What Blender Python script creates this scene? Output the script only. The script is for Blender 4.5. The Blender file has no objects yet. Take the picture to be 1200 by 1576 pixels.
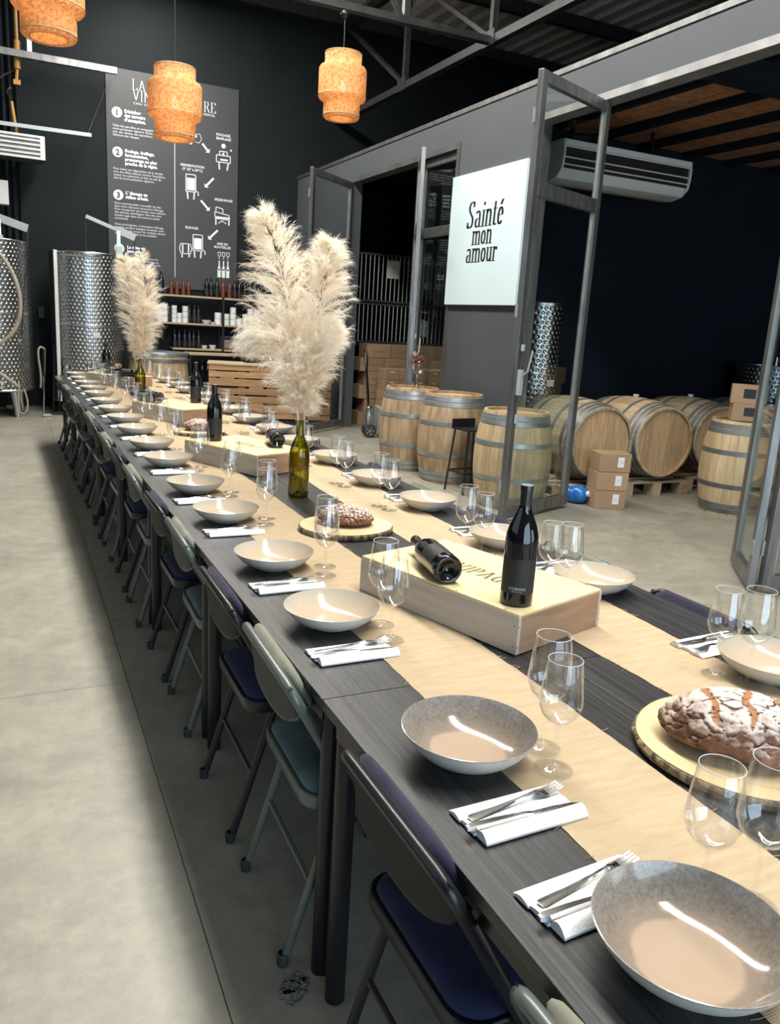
import bpy, bmesh, math, random
import numpy as np
from mathutils import Vector, Matrix, noise
random.seed(7); np.random.seed(7)
PI = math.pi
SC = bpy.context.scene
COL = SC.collection
D = bpy.data

# ------------------------------------------------------------------ camera
H = 1.55
cam = D.objects.new('camera', D.cameras.new('camera'))
COL.objects.link(cam)
R_ = Vector((0.901651, -0.428427, 0.058958)); U_ = Vector((0.046966, 0.232529, 0.971455)); F_ = Vector((0.429907, 0.873144, -0.229781))
cam.matrix_world = Matrix(((R_.x, U_.x, -F_.x, 0), (R_.y, U_.y, -F_.y, 0), (R_.z, U_.z, -F_.z, H), (0, 0, 0, 1)))
cam.data.sensor_fit = 'HORIZONTAL'; cam.data.sensor_width = 36
cam.data.lens = 1231.309 / 1200 * 36
cam.data.clip_start = 0.02
SC.camera = cam

# ------------------------------------------------------------------ light
W = D.worlds.new('world'); SC.world = W; W.use_nodes = True
W.node_tree.nodes['Background'].inputs[0].default_value = (0.62, 0.78, 1.0, 1)
W.node_tree.nodes['Background'].inputs[1].default_value = 1.2
def area(name, loc, target, sx, sy, watts, col):
    l = D.lights.new(name, 'AREA'); l.shape = 'RECTANGLE'; l.size = sx; l.size_y = sy
    l.energy = watts; l.color = col
    o = D.objects.new(name, l); COL.objects.link(o); o.location = loc
    o.rotation_euler = (Vector(target) - Vector(loc)).to_track_quat('-Z', 'Y').to_euler()
    return o
SKYL = area('skylight', (2.1, 5.6, 6.05), (2.1, 5.6, 0), 0.7, 14, 1200, (1.0, 0.96, 0.88))
SKYL.rotation_euler = (0, 0, 0)
area('gate_daylight', (1.2, -4.4, 2.1), (1.2, 0, 2.9), 5.2, 3.9, 270, (0.62, 0.82, 1.0))
area('store_fill', (7.4, -4.3, 1.5), (7.2, 0, 2.3), 4.4, 2.8, 110, (0.95, 0.97, 1.0))  # fill lamp added to brighten the store ceiling and floor, no opening here
area('side_area', (-4.7, 3.5, 3.0), (2, 3.5, 1.0), 7.0, 2.6, 50, (0.70, 0.86, 1.0))  # wide bluish area lamp in front of the closed left wall
SC.view_settings.view_transform = 'Standard'; SC.view_settings.look = 'None'
SC.view_settings.gamma = 1; SC.view_settings.use_curve_mapping = False
SC.view_settings.exposure = 0.15
SC.cycles.max_bounces = 10; SC.cycles.transparent_max_bounces = 24
SC.cycles.caustics_reflective = False; SC.cycles.caustics_refractive = False
SC.cycles.sample_clamp_indirect = 6

# ------------------------------------------------------------------ materials
def newmat(name):
    m = D.materials.new(name); m.use_nodes = True
    nt = m.node_tree; b = nt.nodes['Principled BSDF']
    return m, nt, b
def N(nt, t, **kw):
    n = nt.nodes.new(t)
    for k, v in kw.items():
        if k.startswith('i_'): n.inputs[k[2:].replace('_', ' ')].default_value = v
        else: setattr(n, k, v)
    return n
def c4(c): return (c[0], c[1], c[2], 1)
def pm(name, c1, c2=None, rough=.5, metal=0, scale=8, stretch=(1, 1, 1), bump=0, bscale=None, detail=4, spec=.5, sheen=0, coat=0, rand=True, rv=0, contrast=.25):
    m, nt, b = newmat(name); L = nt.links
    b.inputs['Roughness'].default_value = rough; b.inputs['Metallic'].default_value = metal
    b.inputs['Specular IOR Level'].default_value = spec; b.inputs['Sheen Weight'].default_value = sheen
    b.inputs['Coat Weight'].default_value = coat; b.inputs['Coat Roughness'].default_value = .08
    b.inputs['Base Color'].default_value = c4(c1)
    tc = N(nt, 'ShaderNodeTexCoord'); mp = N(nt, 'ShaderNodeMapping'); mp.inputs['Scale'].default_value = stretch
    L.new(tc.outputs['Object'], mp.inputs['Vector'])
    if rand:
        oi = N(nt, 'ShaderNodeObjectInfo'); mu = N(nt, 'ShaderNodeMath', operation='MULTIPLY'); mu.inputs[1].default_value = 37
        L.new(oi.outputs['Random'], mu.inputs[0]); L.new(mu.outputs[0], mp.inputs['Location'])
    no = N(nt, 'ShaderNodeTexNoise'); no.inputs['Scale'].default_value = scale; no.inputs['Detail'].default_value = detail
    L.new(mp.outputs[0], no.inputs['Vector'])
    if c2 is not None:
        rp = N(nt, 'ShaderNodeValToRGB'); rp.color_ramp.elements[0].color = c4(c1); rp.color_ramp.elements[1].color = c4(c2)
        rp.color_ramp.elements[0].position = .5 - contrast; rp.color_ramp.elements[1].position = .5 + contrast
        L.new(no.outputs['Fac'], rp.inputs['Fac']); L.new(rp.outputs['Color'], b.inputs['Base Color'])
        if rv:
            oi = N(nt, 'ShaderNodeObjectInfo'); hs = N(nt, 'ShaderNodeHueSaturation')
            mr = N(nt, 'ShaderNodeMapRange'); mr.inputs[3].default_value = 1 - rv; mr.inputs[4].default_value = 1 + rv
            L.new(oi.outputs['Random'], mr.inputs[0]); L.new(mr.outputs[0], hs.inputs['Value'])
            L.new(rp.outputs['Color'], hs.inputs['Color']); L.new(hs.outputs[0], b.inputs['Base Color'])
    if bump:
        n2 = N(nt, 'ShaderNodeTexNoise'); n2.inputs['Scale'].default_value = bscale or scale; n2.inputs['Detail'].default_value = 5
        L.new(mp.outputs[0], n2.inputs['Vector'])
        bp = N(nt, 'ShaderNodeBump'); bp.inputs['Strength'].default_value = bump; bp.inputs['Distance'].default_value = .01
        L.new(n2.outputs['Fac'], bp.inputs['Height']); L.new(bp.outputs[0], b.inputs['Normal'])
    return m
def flat(name, c, rough=.5, metal=0, spec=.5):
    m, nt, b = newmat(name); b.inputs['Base Color'].default_value = c4(c); b.inputs['Roughness'].default_value = rough
    b.inputs['Metallic'].default_value = metal; b.inputs['Specular IOR Level'].default_value = spec
    return m
def thin_glass(name, tint=(1, 1, 1), edge=(.6, .62, .62), ior=1.45, rough=0.0, facing=.25, gain=1.0):
    m = D.materials.new(name); m.use_nodes = True; nt = m.node_tree; nt.nodes.clear(); L = nt.links
    out = N(nt, 'ShaderNodeOutputMaterial'); tr = N(nt, 'ShaderNodeBsdfTransparent'); gl = N(nt, 'ShaderNodeBsdfGlossy')
    gl.inputs['Roughness'].default_value = rough; gl.inputs['Color'].default_value = (gain, gain, gain, 1)
    lw = N(nt, 'ShaderNodeLayerWeight'); lw.inputs['Blend'].default_value = facing
    mx = N(nt, 'ShaderNodeMixRGB'); mx.inputs[1].default_value = c4(tint); mx.inputs[2].default_value = c4(edge)
    L.new(lw.outputs['Facing'], mx.inputs[0]); L.new(mx.outputs[0], tr.inputs['Color'])
    l2 = N(nt, 'ShaderNodeLayerWeight'); l2.inputs['Blend'].default_value = .5
    pw = N(nt, 'ShaderNodeMath', operation='POWER'); pw.inputs[1].default_value = 5; L.new(l2.outputs['Facing'], pw.inputs[0])
    fr = N(nt, 'ShaderNodeMath', operation='MULTIPLY_ADD', use_clamp=True); r0 = ((ior - 1) / (ior + 1)) ** 2; fr.inputs[1].default_value = .9 - r0; fr.inputs[2].default_value = r0; L.new(pw.outputs[0], fr.inputs[0])
    ms = N(nt, 'ShaderNodeMixShader'); L.new(fr.outputs[0], ms.inputs[0]); L.new(tr.outputs[0], ms.inputs[1]); L.new(gl.outputs[0], ms.inputs[2])
    L.new(ms.outputs[0], out.inputs['Surface'])
    return m

M = {}
def concrete():
    m, nt, b = newmat('polished_concrete'); L = nt.links
    tc = N(nt, 'ShaderNodeTexCoord')
    n1 = N(nt, 'ShaderNodeTexNoise', i_Scale=1.6, i_Detail=10.0, i_Roughness=.72); n2 = N(nt, 'ShaderNodeTexNoise', i_Scale=9.0, i_Detail=12.0, i_Roughness=.8)
    L.new(tc.outputs['Object'], n1.inputs[0]); L.new(tc.outputs['Object'], n2.inputs[0])
    r1 = N(nt, 'ShaderNodeValToRGB'); e = r1.color_ramp.elements
    e[0].position = .3; e[0].color = (.22, .208, .172, 1); e[1].position = .7; e[1].color = (.33, .312, .26, 1)
    r2 = N(nt, 'ShaderNodeValToRGB'); e = r2.color_ramp.elements
    e[0].position = .3; e[0].color = (.72, .73, .74, 1); e[1].position = .62; e[1].color = (1.08, 1.08, 1.06, 1)
    mx = N(nt, 'ShaderNodeMixRGB', blend_type='MULTIPLY'); mx.inputs[0].default_value = 1
    L.new(n1.outputs[0], r1.inputs[0]); L.new(n2.outputs[0], r2.inputs[0]); L.new(r1.outputs[0], mx.inputs[1]); L.new(r2.outputs[0], mx.inputs[2])
    L.new(mx.outputs[0], b.inputs['Base Color'])
    rr = N(nt, 'ShaderNodeMapRange'); rr.inputs[3].default_value = .28; rr.inputs[4].default_value = .6
    L.new(n1.outputs[0], rr.inputs[0]); L.new(rr.outputs[0], b.inputs['Roughness'])
    bp = N(nt, 'ShaderNodeBump'); bp.inputs['Strength'].default_value = .12; bp.inputs['Distance'].default_value = .004
    L.new(n2.outputs[0], bp.inputs['Height']); L.new(bp.outputs[0], b.inputs['Normal'])
    return m
M['concrete'] = concrete()
M['joint'] = flat('joint_dark', (.12, .12, .115), .9)
M['wall_dark'] = pm('charcoal_wall_paint', (.0085, .0115, .0135), (.012, .016, .019), .7, scale=1.3, bump=.05, bscale=60, spec=.15)
M['wall_blue'] = pm('blue_black_paint', (.006, .011, .018), (.008, .014, .022), .85, scale=1.3, spec=.12)
M['wall_grey'] = pm('grey_wall_paint', (.070, .078, .088), (.078, .086, .096), .6, scale=1.5, bump=.05, bscale=50, spec=.25)
M['steel'] = pm('raw_steel', (.13, .135, .14), (.26, .26, .26), .38, .75, scale=5, stretch=(3, 3, .6), bump=.05, bscale=40)
M['steel_light'] = pm('bright_steel', (.25, .255, .26), (.42, .42, .41), .4, .6, scale=6, stretch=(1, 1, 1))
M['truss'] = pm('painted_truss', (.03, .032, .034), (.06, .06, .06), .42, .3, scale=8)
M['corrug'] = pm('corrugated_roof', (.78, .70, .57), (.86, .79, .66), .6, scale=3)
def osb():
    m, nt, b = newmat('osb_board'); L = nt.links
    tc = N(nt, 'ShaderNodeTexCoord'); mp = N(nt, 'ShaderNodeMapping'); mp.inputs['Scale'].default_value = (14, 34, 14); mp.inputs['Rotation'].default_value = (0, 0, .5)
    v = N(nt, 'ShaderNodeTexVoronoi'); v.inputs['Scale'].default_value = 1.0
    L.new(tc.outputs['Object'], mp.inputs[0]); L.new(mp.outputs[0], v.inputs[0])
    r = N(nt, 'ShaderNodeValToRGB'); e = r.color_ramp.elements; e[0].color = (.24, .10, .045, 1); e[1].color = (.56, .28, .14, 1)
    L.new(v.outputs['Color'], r.inputs[0]); L.new(r.outputs[0], b.inputs['Base Color']); b.inputs['Roughness'].default_value = .7
    return m
M['osb'] = osb()
M['glass_pane'] = thin_glass('pane_glass', (.93, .96, .95), (.75, .8, .8), 1.5, gain=1.0)
M['glass_clear'] = thin_glass('stemware_glass', (.992, .994, .996), (.74, .76, .78), 1.55, facing=.12, gain=1.15)
M['glass_olive'] = thin_glass('olive_bottle_glass', (.74, .72, .22), (.16, .16, .03), 1.5, facing=.35)
def table_mat():
    m, nt, b = newmat('black_wood_laminate'); L = nt.links
    tc = N(nt, 'ShaderNodeTexCoord'); mp = N(nt, 'ShaderNodeMapping'); mp.inputs['Scale'].default_value = (95, 2.2, 95)
    n = N(nt, 'ShaderNodeTexNoise', i_Scale=1.0, i_Detail=6.0, i_Roughness=.7); n.inputs['Distortion'].default_value = .5
    L.new(tc.outputs['Object'], mp.inputs[0]); L.new(mp.outputs[0], n.inputs[0])
    r = N(nt, 'ShaderNodeValToRGB'); e = r.color_ramp.elements
    e[0].position = .36; e[0].color = (.010, .0105, .012, 1); e[1].position = .68; e[1].color = (.045, .045, .047, 1)
    L.new(n.outputs[0], r.inputs[0]); L.new(r.outputs[0], b.inputs['Base Color']); b.inputs['Roughness'].default_value = .42
    bp = N(nt, 'ShaderNodeBump'); bp.inputs['Strength'].default_value = .35; bp.inputs['Distance'].default_value = .0015
    L.new(n.outputs[0], bp.inputs['Height']); L.new(bp.outputs[0], b.inputs['Normal'])
    return m
M['table'] = table_mat()
def burlap():
    m, nt, b = newmat('burlap_cloth'); L = nt.links
    tc = N(nt, 'ShaderNodeTexCoord')
    outs = []
    for rot, sc in ((0, 420), (PI / 2, 420)):
        w = N(nt, 'ShaderNodeTexWave', bands_direction='X'); w.inputs['Scale'].default_value = sc / 6.28 * 1.3; w.inputs['Distortion'].default_value = 2.0; w.inputs['Detail'].default_value = 2; w.inputs['Detail Scale'].default_value = .4
        mp = N(nt, 'ShaderNodeMapping'); mp.inputs['Rotation'].default_value = (0, 0, rot); L.new(tc.outputs['Object'], mp.inputs[0]); L.new(mp.outputs[0], w.inputs[0]); outs.append(w.outputs['Fac'])
    ad = N(nt, 'ShaderNodeMath', operation='MULTIPLY'); L.new(outs[0], ad.inputs[0]); L.new(outs[1], ad.inputs[1])
    n = N(nt, 'ShaderNodeTexNoise', i_Scale=9.0, i_Detail=8.0, i_Roughness=.7); mp = N(nt, 'ShaderNodeMapping'); mp.inputs['Scale'].default_value = (1, 6, 1); L.new(tc.outputs['Object'], mp.inputs[0]); L.new(mp.outputs[0], n.inputs[0])
    r = N(nt, 'ShaderNodeValToRGB'); e = r.color_ramp.elements; e[0].position = .3; e[0].color = (.44, .335, .215, 1); e[1].position = .72; e[1].color = (.54, .43, .29, 1)
    L.new(n.outputs[0], r.inputs[0])
    rr = N(nt, 'ShaderNodeMapRange'); rr.inputs[3].default_value = .84; rr.inputs[4].default_value = 1.14; L.new(ad.outputs[0], rr.inputs[0])
    hs = N(nt, 'ShaderNodeHueSaturation'); L.new(r.outputs[0], hs.inputs['Color']); L.new(rr.outputs[0], hs.inputs['Value'])
    L.new(hs.outputs[0], b.inputs['Base Color']); b.inputs['Roughness'].default_value = .9; b.inputs['Specular IOR Level'].default_value = .15
    bp = N(nt, 'ShaderNodeBump'); bp.inputs['Strength'].default_value = .5; bp.inputs['Distance'].default_value = .001
    L.new(ad.outputs[0], bp.inputs['Height']); L.new(bp.outputs[0], b.inputs['Normal'])
    return m
M['burlap'] = burlap()
def glaze():
    m, nt, b = newmat('reactive_glaze'); L = nt.links
    tc = N(nt, 'ShaderNodeTexCoord'); sp = N(nt, 'ShaderNodeSeparateXYZ'); L.new(tc.outputs['Object'], sp.inputs[0])
    cx = N(nt, 'ShaderNodeCombineXYZ'); L.new(sp.outputs[0], cx.inputs[0]); L.new(sp.outputs[1], cx.inputs[1])
    ln = N(nt, 'ShaderNodeVectorMath', operation='LENGTH'); L.new(cx.outputs[0], ln.inputs[0])
    n = N(nt, 'ShaderNodeTexNoise', i_Scale=150.0, i_Detail=4.0, i_Roughness=.85); L.new(tc.outputs['Object'], n.inputs[0])
    n2 = N(nt, 'ShaderNodeTexNoise', i_Scale=11.0, i_Detail=3.0); L.new(tc.outputs['Object'], n2.inputs[0])
    a = N(nt, 'ShaderNodeMath', operation='MULTIPLY_ADD'); a.inputs[1].default_value = .012; L.new(n.outputs[0], a.inputs[0]); L.new(ln.outputs['Value'], a.inputs[2])
    a2 = N(nt, 'ShaderNodeMath', operation='MULTIPLY_ADD'); a2.inputs[1].default_value = .022; L.new(n2.outputs[0], a2.inputs[0]); L.new(a.outputs[0], a2.inputs[2])
    r = N(nt, 'ShaderNodeValToRGB'); e = r.color_ramp.elements
    mr = N(nt, 'ShaderNodeMapRange'); mr.inputs[1].default_value = .04; mr.inputs[2].default_value = .155; L.new(a2.outputs[0], mr.inputs[0])
    e[0].position = .0; e[0].color = (.42, .325, .245, 1); e[1].position = 1; e[1].color = (.36, .34, .31, 1)
    for p, c in ((.40, (.42, .32, .24, 1)), (.46, (.27, .215, .17, 1)), (.70, (.21, .18, .15, 1)), (.88, (.235, .215, .195, 1))):
        x = e.new(p); x.color = c
    sk = N(nt, 'ShaderNodeMapRange'); sk.inputs[1].default_value = .35; sk.inputs[2].default_value = .7; sk.inputs[3].default_value = .75; sk.inputs[4].default_value = 1.35; L.new(n.outputs[0], sk.inputs[0])
    hs = N(nt, 'ShaderNodeHueSaturation'); L.new(sk.outputs[0], hs.inputs['Value']); L.new(r.outputs[0], hs.inputs['Color'])
    L.new(mr.outputs[0], r.inputs[0])
    mrr = N(nt, 'ShaderNodeMapRange'); mrr.inputs[1].default_value = .07; mrr.inputs[2].default_value = .10; L.new(ln.outputs['Value'], mrr.inputs[0])
    ms = N(nt, 'ShaderNodeMixRGB'); L.new(mrr.outputs[0], ms.inputs[0]); L.new(r.outputs[0], ms.inputs[1]); L.new(hs.outputs[0], ms.inputs[2])
    # plain beige glaze where the object colour asks for it
    oi = N(nt, 'ShaderNodeObjectInfo'); so = N(nt, 'ShaderNodeSeparateXYZ'); L.new(oi.outputs['Color'], so.inputs[0])
    r2 = N(nt, 'ShaderNodeValToRGB'); e = r2.color_ramp.elements; e[0].position = .55; e[0].color = (.48, .385, .29, 1); e[1].position = 1; e[1].color = (.40, .40, .35, 1); x = e.new(.82); x.color = (.50, .43, .34, 1); L.new(mr.outputs[0], r2.inputs[0])
    mx = N(nt, 'ShaderNodeMixRGB'); L.new(so.outputs[0], mx.inputs[0]); L.new(r2.outputs[0], mx.inputs[1]); L.new(ms.outputs[0], mx.inputs[2])
    L.new(mx.outputs[0], b.inputs['Base Color'])
    b.inputs['Roughness'].default_value = .13; b.inputs['Coat Weight'].default_value = .2
    return m
M['glaze'] = glaze()
M['cage_bar'] = flat('pale_cage_bar', (.55, .62, .60), .35, .2)
M['glaze_out'] = pm('pale_stoneware', (.50, .48, .43), (.58, .56, .51), .35, scale=20)
M['paper'] = pm('white_napkin_paper', (.80, .82, .84), (.86, .87, .88), .8, scale=60, bump=.2, bscale=300)
M['cutlery'] = flat('polished_cutlery', (.72, .72, .72), .16, 1)
M['chrome'] = flat('chrome', (.8, .8, .8), .08, 1)
M['pine'] = pm('pine_crate_side', (.42, .375, .32), (.55, .505, .445), .6, scale=3, stretch=(1.2, 1.2, 16), bump=.1)
M['pine_end'] = pm('reddish_crate_end', (.27, .155, .088), (.43, .28, .175), .6, scale=3, stretch=(1.4, 1.4, 16), bump=.1)
M['pine_lid'] = pm('pale_crate_lid', (.68, .54, .28), (.80, .67, .39), .5, scale=3, stretch=(14, 1.0, 1))
M['pallet'] = pm('pallet_plank_wood', (.29, .15, .065), (.47, .28, .14), .65, scale=3, stretch=(1, 1, 12), bump=.2, rv=.25)
M['pallet_grey'] = pm('weathered_pallet_wood', (.30, .22, .14), (.46, .36, .24), .8, scale=4, stretch=(1, 8, 3), bump=.2, rv=.2)
M['stave'] = pm('oak_stave', (.38, .27, .15), (.60, .46, .28), .55, scale=4, stretch=(7, 7, 1.0), bump=.15, rv=.16)
M['stave_old'] = pm('weathered_oak_stave', (.20, .18, .12), (.42, .35, .23), .65, scale=4, stretch=(7, 7, 1.2), bump=.25, rv=.2)
M['stave_warm'] = pm('worn_oak_stave', (.23, .15, .085), (.48, .35, .22), .55, scale=2.6, stretch=(5, 5, 1.6), bump=.15, rv=.14)
M['head'] = pm('oak_barrel_head', (.36, .23, .12), (.55, .38, .22), .6, scale=4, stretch=(9, 1, 9), bump=.1, rv=.15)
M['hoop'] = pm('galvanised_hoop', (.24, .27, .29), (.42, .45, .47), .38, .7, scale=6)
M['hoop_dark'] = pm('tarnished_hoop', (.11, .12, .125), (.24, .25, .26), .45, .6, scale=6)
M['carton'] = pm('carton_board', (.33, .215, .13), (.40, .27, .165), .8, scale=4, rv=.12)
M['tape'] = flat('packing_tape', (.30, .20, .12), .4)
M['white_paint'] = pm('white_enamel', (.62, .64, .63), (.68, .70, .69), .4, scale=5)
M['white_flat'] = flat('white_print', (.75, .78, .80), .6)
M['grey_print'] = flat('pale_print', (.50, .53, .56), .6)
M['sign'] = pm('white_sign_board', (.60, .74, .80), (.64, .77, .83), .35, scale=2)
M['black'] = flat('black_ink', (.01, .01, .012), .5)
M['brand_ink'] = flat('branded_ink', (.13, .10, .05), .7)
M['poster'] = pm('slate_poster_board', (.034, .037, .042), (.040, .043, .048), .5, scale=3)
M['wine_glass'] = flat('dark_bottle_glass', (.006, .006, .007), .06, 0, .6)
M['wine_label'] = flat('matte_black_label', (.012, .012, .013), .6)
M['capsule'] = flat('bottle_capsule', (.012, .011, .012), .28)
M['foil'] = flat('pale_capsule_top', (.35, .33, .34), .35, .4)
M['rose'] = pm('rose_wine_glass', (.085, .024, .013), (.13, .04, .022), .08, scale=5)
M['shelf_wood'] = pm('shelf_pine', (.32, .23, .14), (.48, .36, .23), .55, scale=5, stretch=(1, 8, 8))
M['black_metal'] = flat('black_metal', (.014, .014, .016), .35, .3)
M['frame_navy'] = flat('black_chair_tube', (.018, .018, .021), .30, .3)
M['frame_green'] = flat('green_grey_chair_tube', (.115, .135, .125), .34, .3)
M['pan_navy'] = flat('charcoal_chair_sheet', (.013, .014, .0145), .6, 0, .25)
M['pan_green'] = flat('green_grey_chair_sheet', (.034, .042, .039), .55, 0, .3)
M['vel_navy'] = pm('navy_velvet', (.006, .009, .040), (.013, .018, .080), .85, scale=14, sheen=.12, contrast=.18)
M['vel_green'] = pm('green_grey_velvet', (.050, .082, .09), (.115, .165, .17), .85, scale=9, sheen=.2, contrast=.14)
M['vel_purple'] = pm('purple_grey_velvet', (.020, .018, .036), (.034, .030, .056), .9, scale=14, sheen=.1, spec=.2)
M['vel_sage'] = pm('sage_velvet', (.16, .165, .13), (.23, .23, .18), .9, scale=14, sheen=.1, spec=.2)
M['rubber'] = flat('rubber', (.02, .02, .02), .7)
M['bark'] = pm('tree_bark', (.05, .035, .022), (.30, .22, .13), .9, scale=60, stretch=(1, 1, .35), bump=1, contrast=.12)
M['slice'] = pm('cut_wood_face', (.50, .37, .20), (.70, .55, .33), .6, scale=7)
M['blue'] = pm('blue_plastic', (.01, .10, .38), (.02, .16, .5), .25, scale=12)
M['copper'] = pm('ochre_pipe_paint', (.36, .17, .03), (.50, .26, .06), .4, scale=10)
M['hose'] = pm('grey_beige_hose', (.26, .23, .18), (.34, .30, .24), .45, scale=10)
M['jack_grey'] = pm('grey_jack_paint', (.34, .37, .39), (.42, .45, .46), .35, scale=5)
M['tapegreen'] = flat('pale_handle', (.40, .48, .50), .4)
M['cable'] = flat('dark_cable', (.03, .03, .03), .6)
M['glasscup'] = flat('white_porcelain', (.72, .74, .75), .3)
def tank_mat():
    m, nt, b = newmat('dimpled_stainless'); L = nt.links
    b.inputs['Metallic'].default_value = 1; b.inputs['Roughness'].default_value = .27; b.inputs['Base Color'].default_value = (.40, .41, .41, 1)
    uv = N(nt, 'ShaderNodeUVMap'); v = N(nt, 'ShaderNodeTexVoronoi', voronoi_dimensions='2D'); v.inputs['Scale'].default_value = 1; v.inputs['Randomness'].default_value = 0
    sep = N(nt, 'ShaderNodeSeparateXYZ'); L.new(uv.outputs[0], sep.inputs[0])
    # staggered grid of dimples: shift every other row by half a cell
    fl = N(nt, 'ShaderNodeMath', operation='FLOOR'); L.new(sep.outputs[1], fl.inputs[0])
    hf = N(nt, 'ShaderNodeMath', operation='MULTIPLY_ADD'); hf.inputs[1].default_value = .5; L.new(fl.outputs[0], hf.inputs[0]); L.new(sep.outputs[0], hf.inputs[2])
    fx = N(nt, 'ShaderNodeMath', operation='FRACT'); L.new(hf.outputs[0], fx.inputs[0]); fy = N(nt, 'ShaderNodeMath', operation='FRACT'); L.new(sep.outputs[1], fy.inputs[0])
    cb = N(nt, 'ShaderNodeCombineXYZ'); L.new(fx.outputs[0], cb.inputs[0]); L.new(fy.outputs[0], cb.inputs[1])
    ds = N(nt, 'ShaderNodeVectorMath', operation='DISTANCE'); ds.inputs[1].default_value = (.5, .5, 0); L.new(cb.outputs[0], ds.inputs[0])
    mr = N(nt, 'ShaderNodeMapRange', interpolation_type='SMOOTHSTEP'); mr.inputs[1].default_value = .12; mr.inputs[2].default_value = .42; L.new(ds.outputs['Value'], mr.inputs[0])
    bp = N(nt, 'ShaderNodeBump'); bp.inputs['Strength'].default_value = 1; bp.inputs['Distance'].default_value = .0075
    L.new(mr.outputs[0], bp.inputs['Height']); L.new(bp.outputs[0], b.inputs['Normal'])
    return m
M['tank'] = tank_mat()
M['stainless'] = flat('plain_stainless', (.6, .61, .62), .25, 1)
def weave():
    m = D.materials.new('woven_bamboo'); m.use_nodes = True; nt = m.node_tree; nt.nodes.clear(); L = nt.links
    out = N(nt, 'ShaderNodeOutputMaterial'); uv = N(nt, 'ShaderNodeUVMap'); sep = N(nt, 'ShaderNodeSeparateXYZ'); L.new(uv.outputs[0], sep.inputs[0])
    ws = []
    for s in (1, -1):
        a = N(nt, 'ShaderNodeMath', operation='MULTIPLY_ADD'); a.inputs[1].default_value = s * 1.0; L.new(sep.outputs[1], a.inputs[0]); L.new(sep.outputs[0], a.inputs[2])
        f = N(nt, 'ShaderNodeMath', operation='FRACT'); L.new(a.outputs[0], f.inputs[0])
        g = N(nt, 'ShaderNodeMath', operation='GREATER_THAN'); g.inputs[1].default_value = .58; L.new(f.outputs[0], g.inputs[0]); ws.append(g)
    mu = N(nt, 'ShaderNodeMath', operation='MULTIPLY'); L.new(ws[0].outputs[0], mu.inputs[0]); L.new(ws[1].outputs[0], mu.inputs[1])
    n = N(nt, 'ShaderNodeTexNoise', i_Scale=38.0, i_Detail=5.0); tc = N(nt, 'ShaderNodeTexCoord'); L.new(tc.outputs['Object'], n.inputs[0])
    r = N(nt, 'ShaderNodeValToRGB'); e = r.color_ramp.elements; e[0].position = .4; e[0].color = (.52, .27, .11, 1); e[1].position = .56; e[1].color = (.74, .45, .22, 1)
    L.new(n.outputs[0], r.inputs[0])
    df = N(nt, 'ShaderNodeBsdfDiffuse'); tl = N(nt, 'ShaderNodeBsdfTranslucent'); tp = N(nt, 'ShaderNodeBsdfTransparent')
    L.new(r.outputs[0], df.inputs[0]); L.new(r.outputs[0], tl.inputs[0])
    m1 = N(nt, 'ShaderNodeMixShader'); m1.inputs[0].default_value = .38; L.new(df.outputs[0], m1.inputs[1]); L.new(tl.outputs[0], m1.inputs[2])
    m2 = N(nt, 'ShaderNodeMixShader'); L.new(mu.outputs[0], m2.inputs[0]); L.new(m1.outputs[0], m2.inputs[1]); L.new(tp.outputs[0], m2.inputs[2])
    L.new(m2.outputs[0], out.inputs['Surface'])
    return m
M['weave'] = weave()
def emis(name, c, s):
    m, nt, b = newmat(name); b.inputs['Emission Color'].default_value = c4(c); b.inputs['Emission Strength'].default_value = s
    b.inputs['Base Color'].default_value = c4(c); return m
M['bulb'] = emis('lit_bulb', (1, .78, .42), 22)
def plume_mat():
    m = D.materials.new('pampas_plume'); m.use_nodes = True; nt = m.node_tree; nt.nodes.clear(); L = nt.links
    out = N(nt, 'ShaderNodeOutputMaterial'); n = N(nt, 'ShaderNodeTexNoise', i_Scale=7.0, i_Detail=2.0); tc = N(nt, 'ShaderNodeTexCoord'); L.new(tc.outputs['Object'], n.inputs[0])
    r = N(nt, 'ShaderNodeValToRGB'); e = r.color_ramp.elements; e[0].position = .35; e[0].color = (.94, .84, .70, 1); e[1].position = .6; e[1].color = (.98, .94, .86, 1)
    L.new(n.outputs[0], r.inputs[0])
    df = N(nt, 'ShaderNodeBsdfDiffuse'); tl = N(nt, 'ShaderNodeBsdfTranslucent'); L.new(r.outputs[0], df.inputs[0]); L.new(r.outputs[0], tl.inputs[0])
    m1 = N(nt, 'ShaderNodeMixShader'); m1.inputs[0].default_value = .5; L.new(df.outputs[0], m1.inputs[1]); L.new(tl.outputs[0], m1.inputs[2]); L.new(m1.outputs[0], out.inputs[0])
    return m
M['plume'] = plume_mat()
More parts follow.
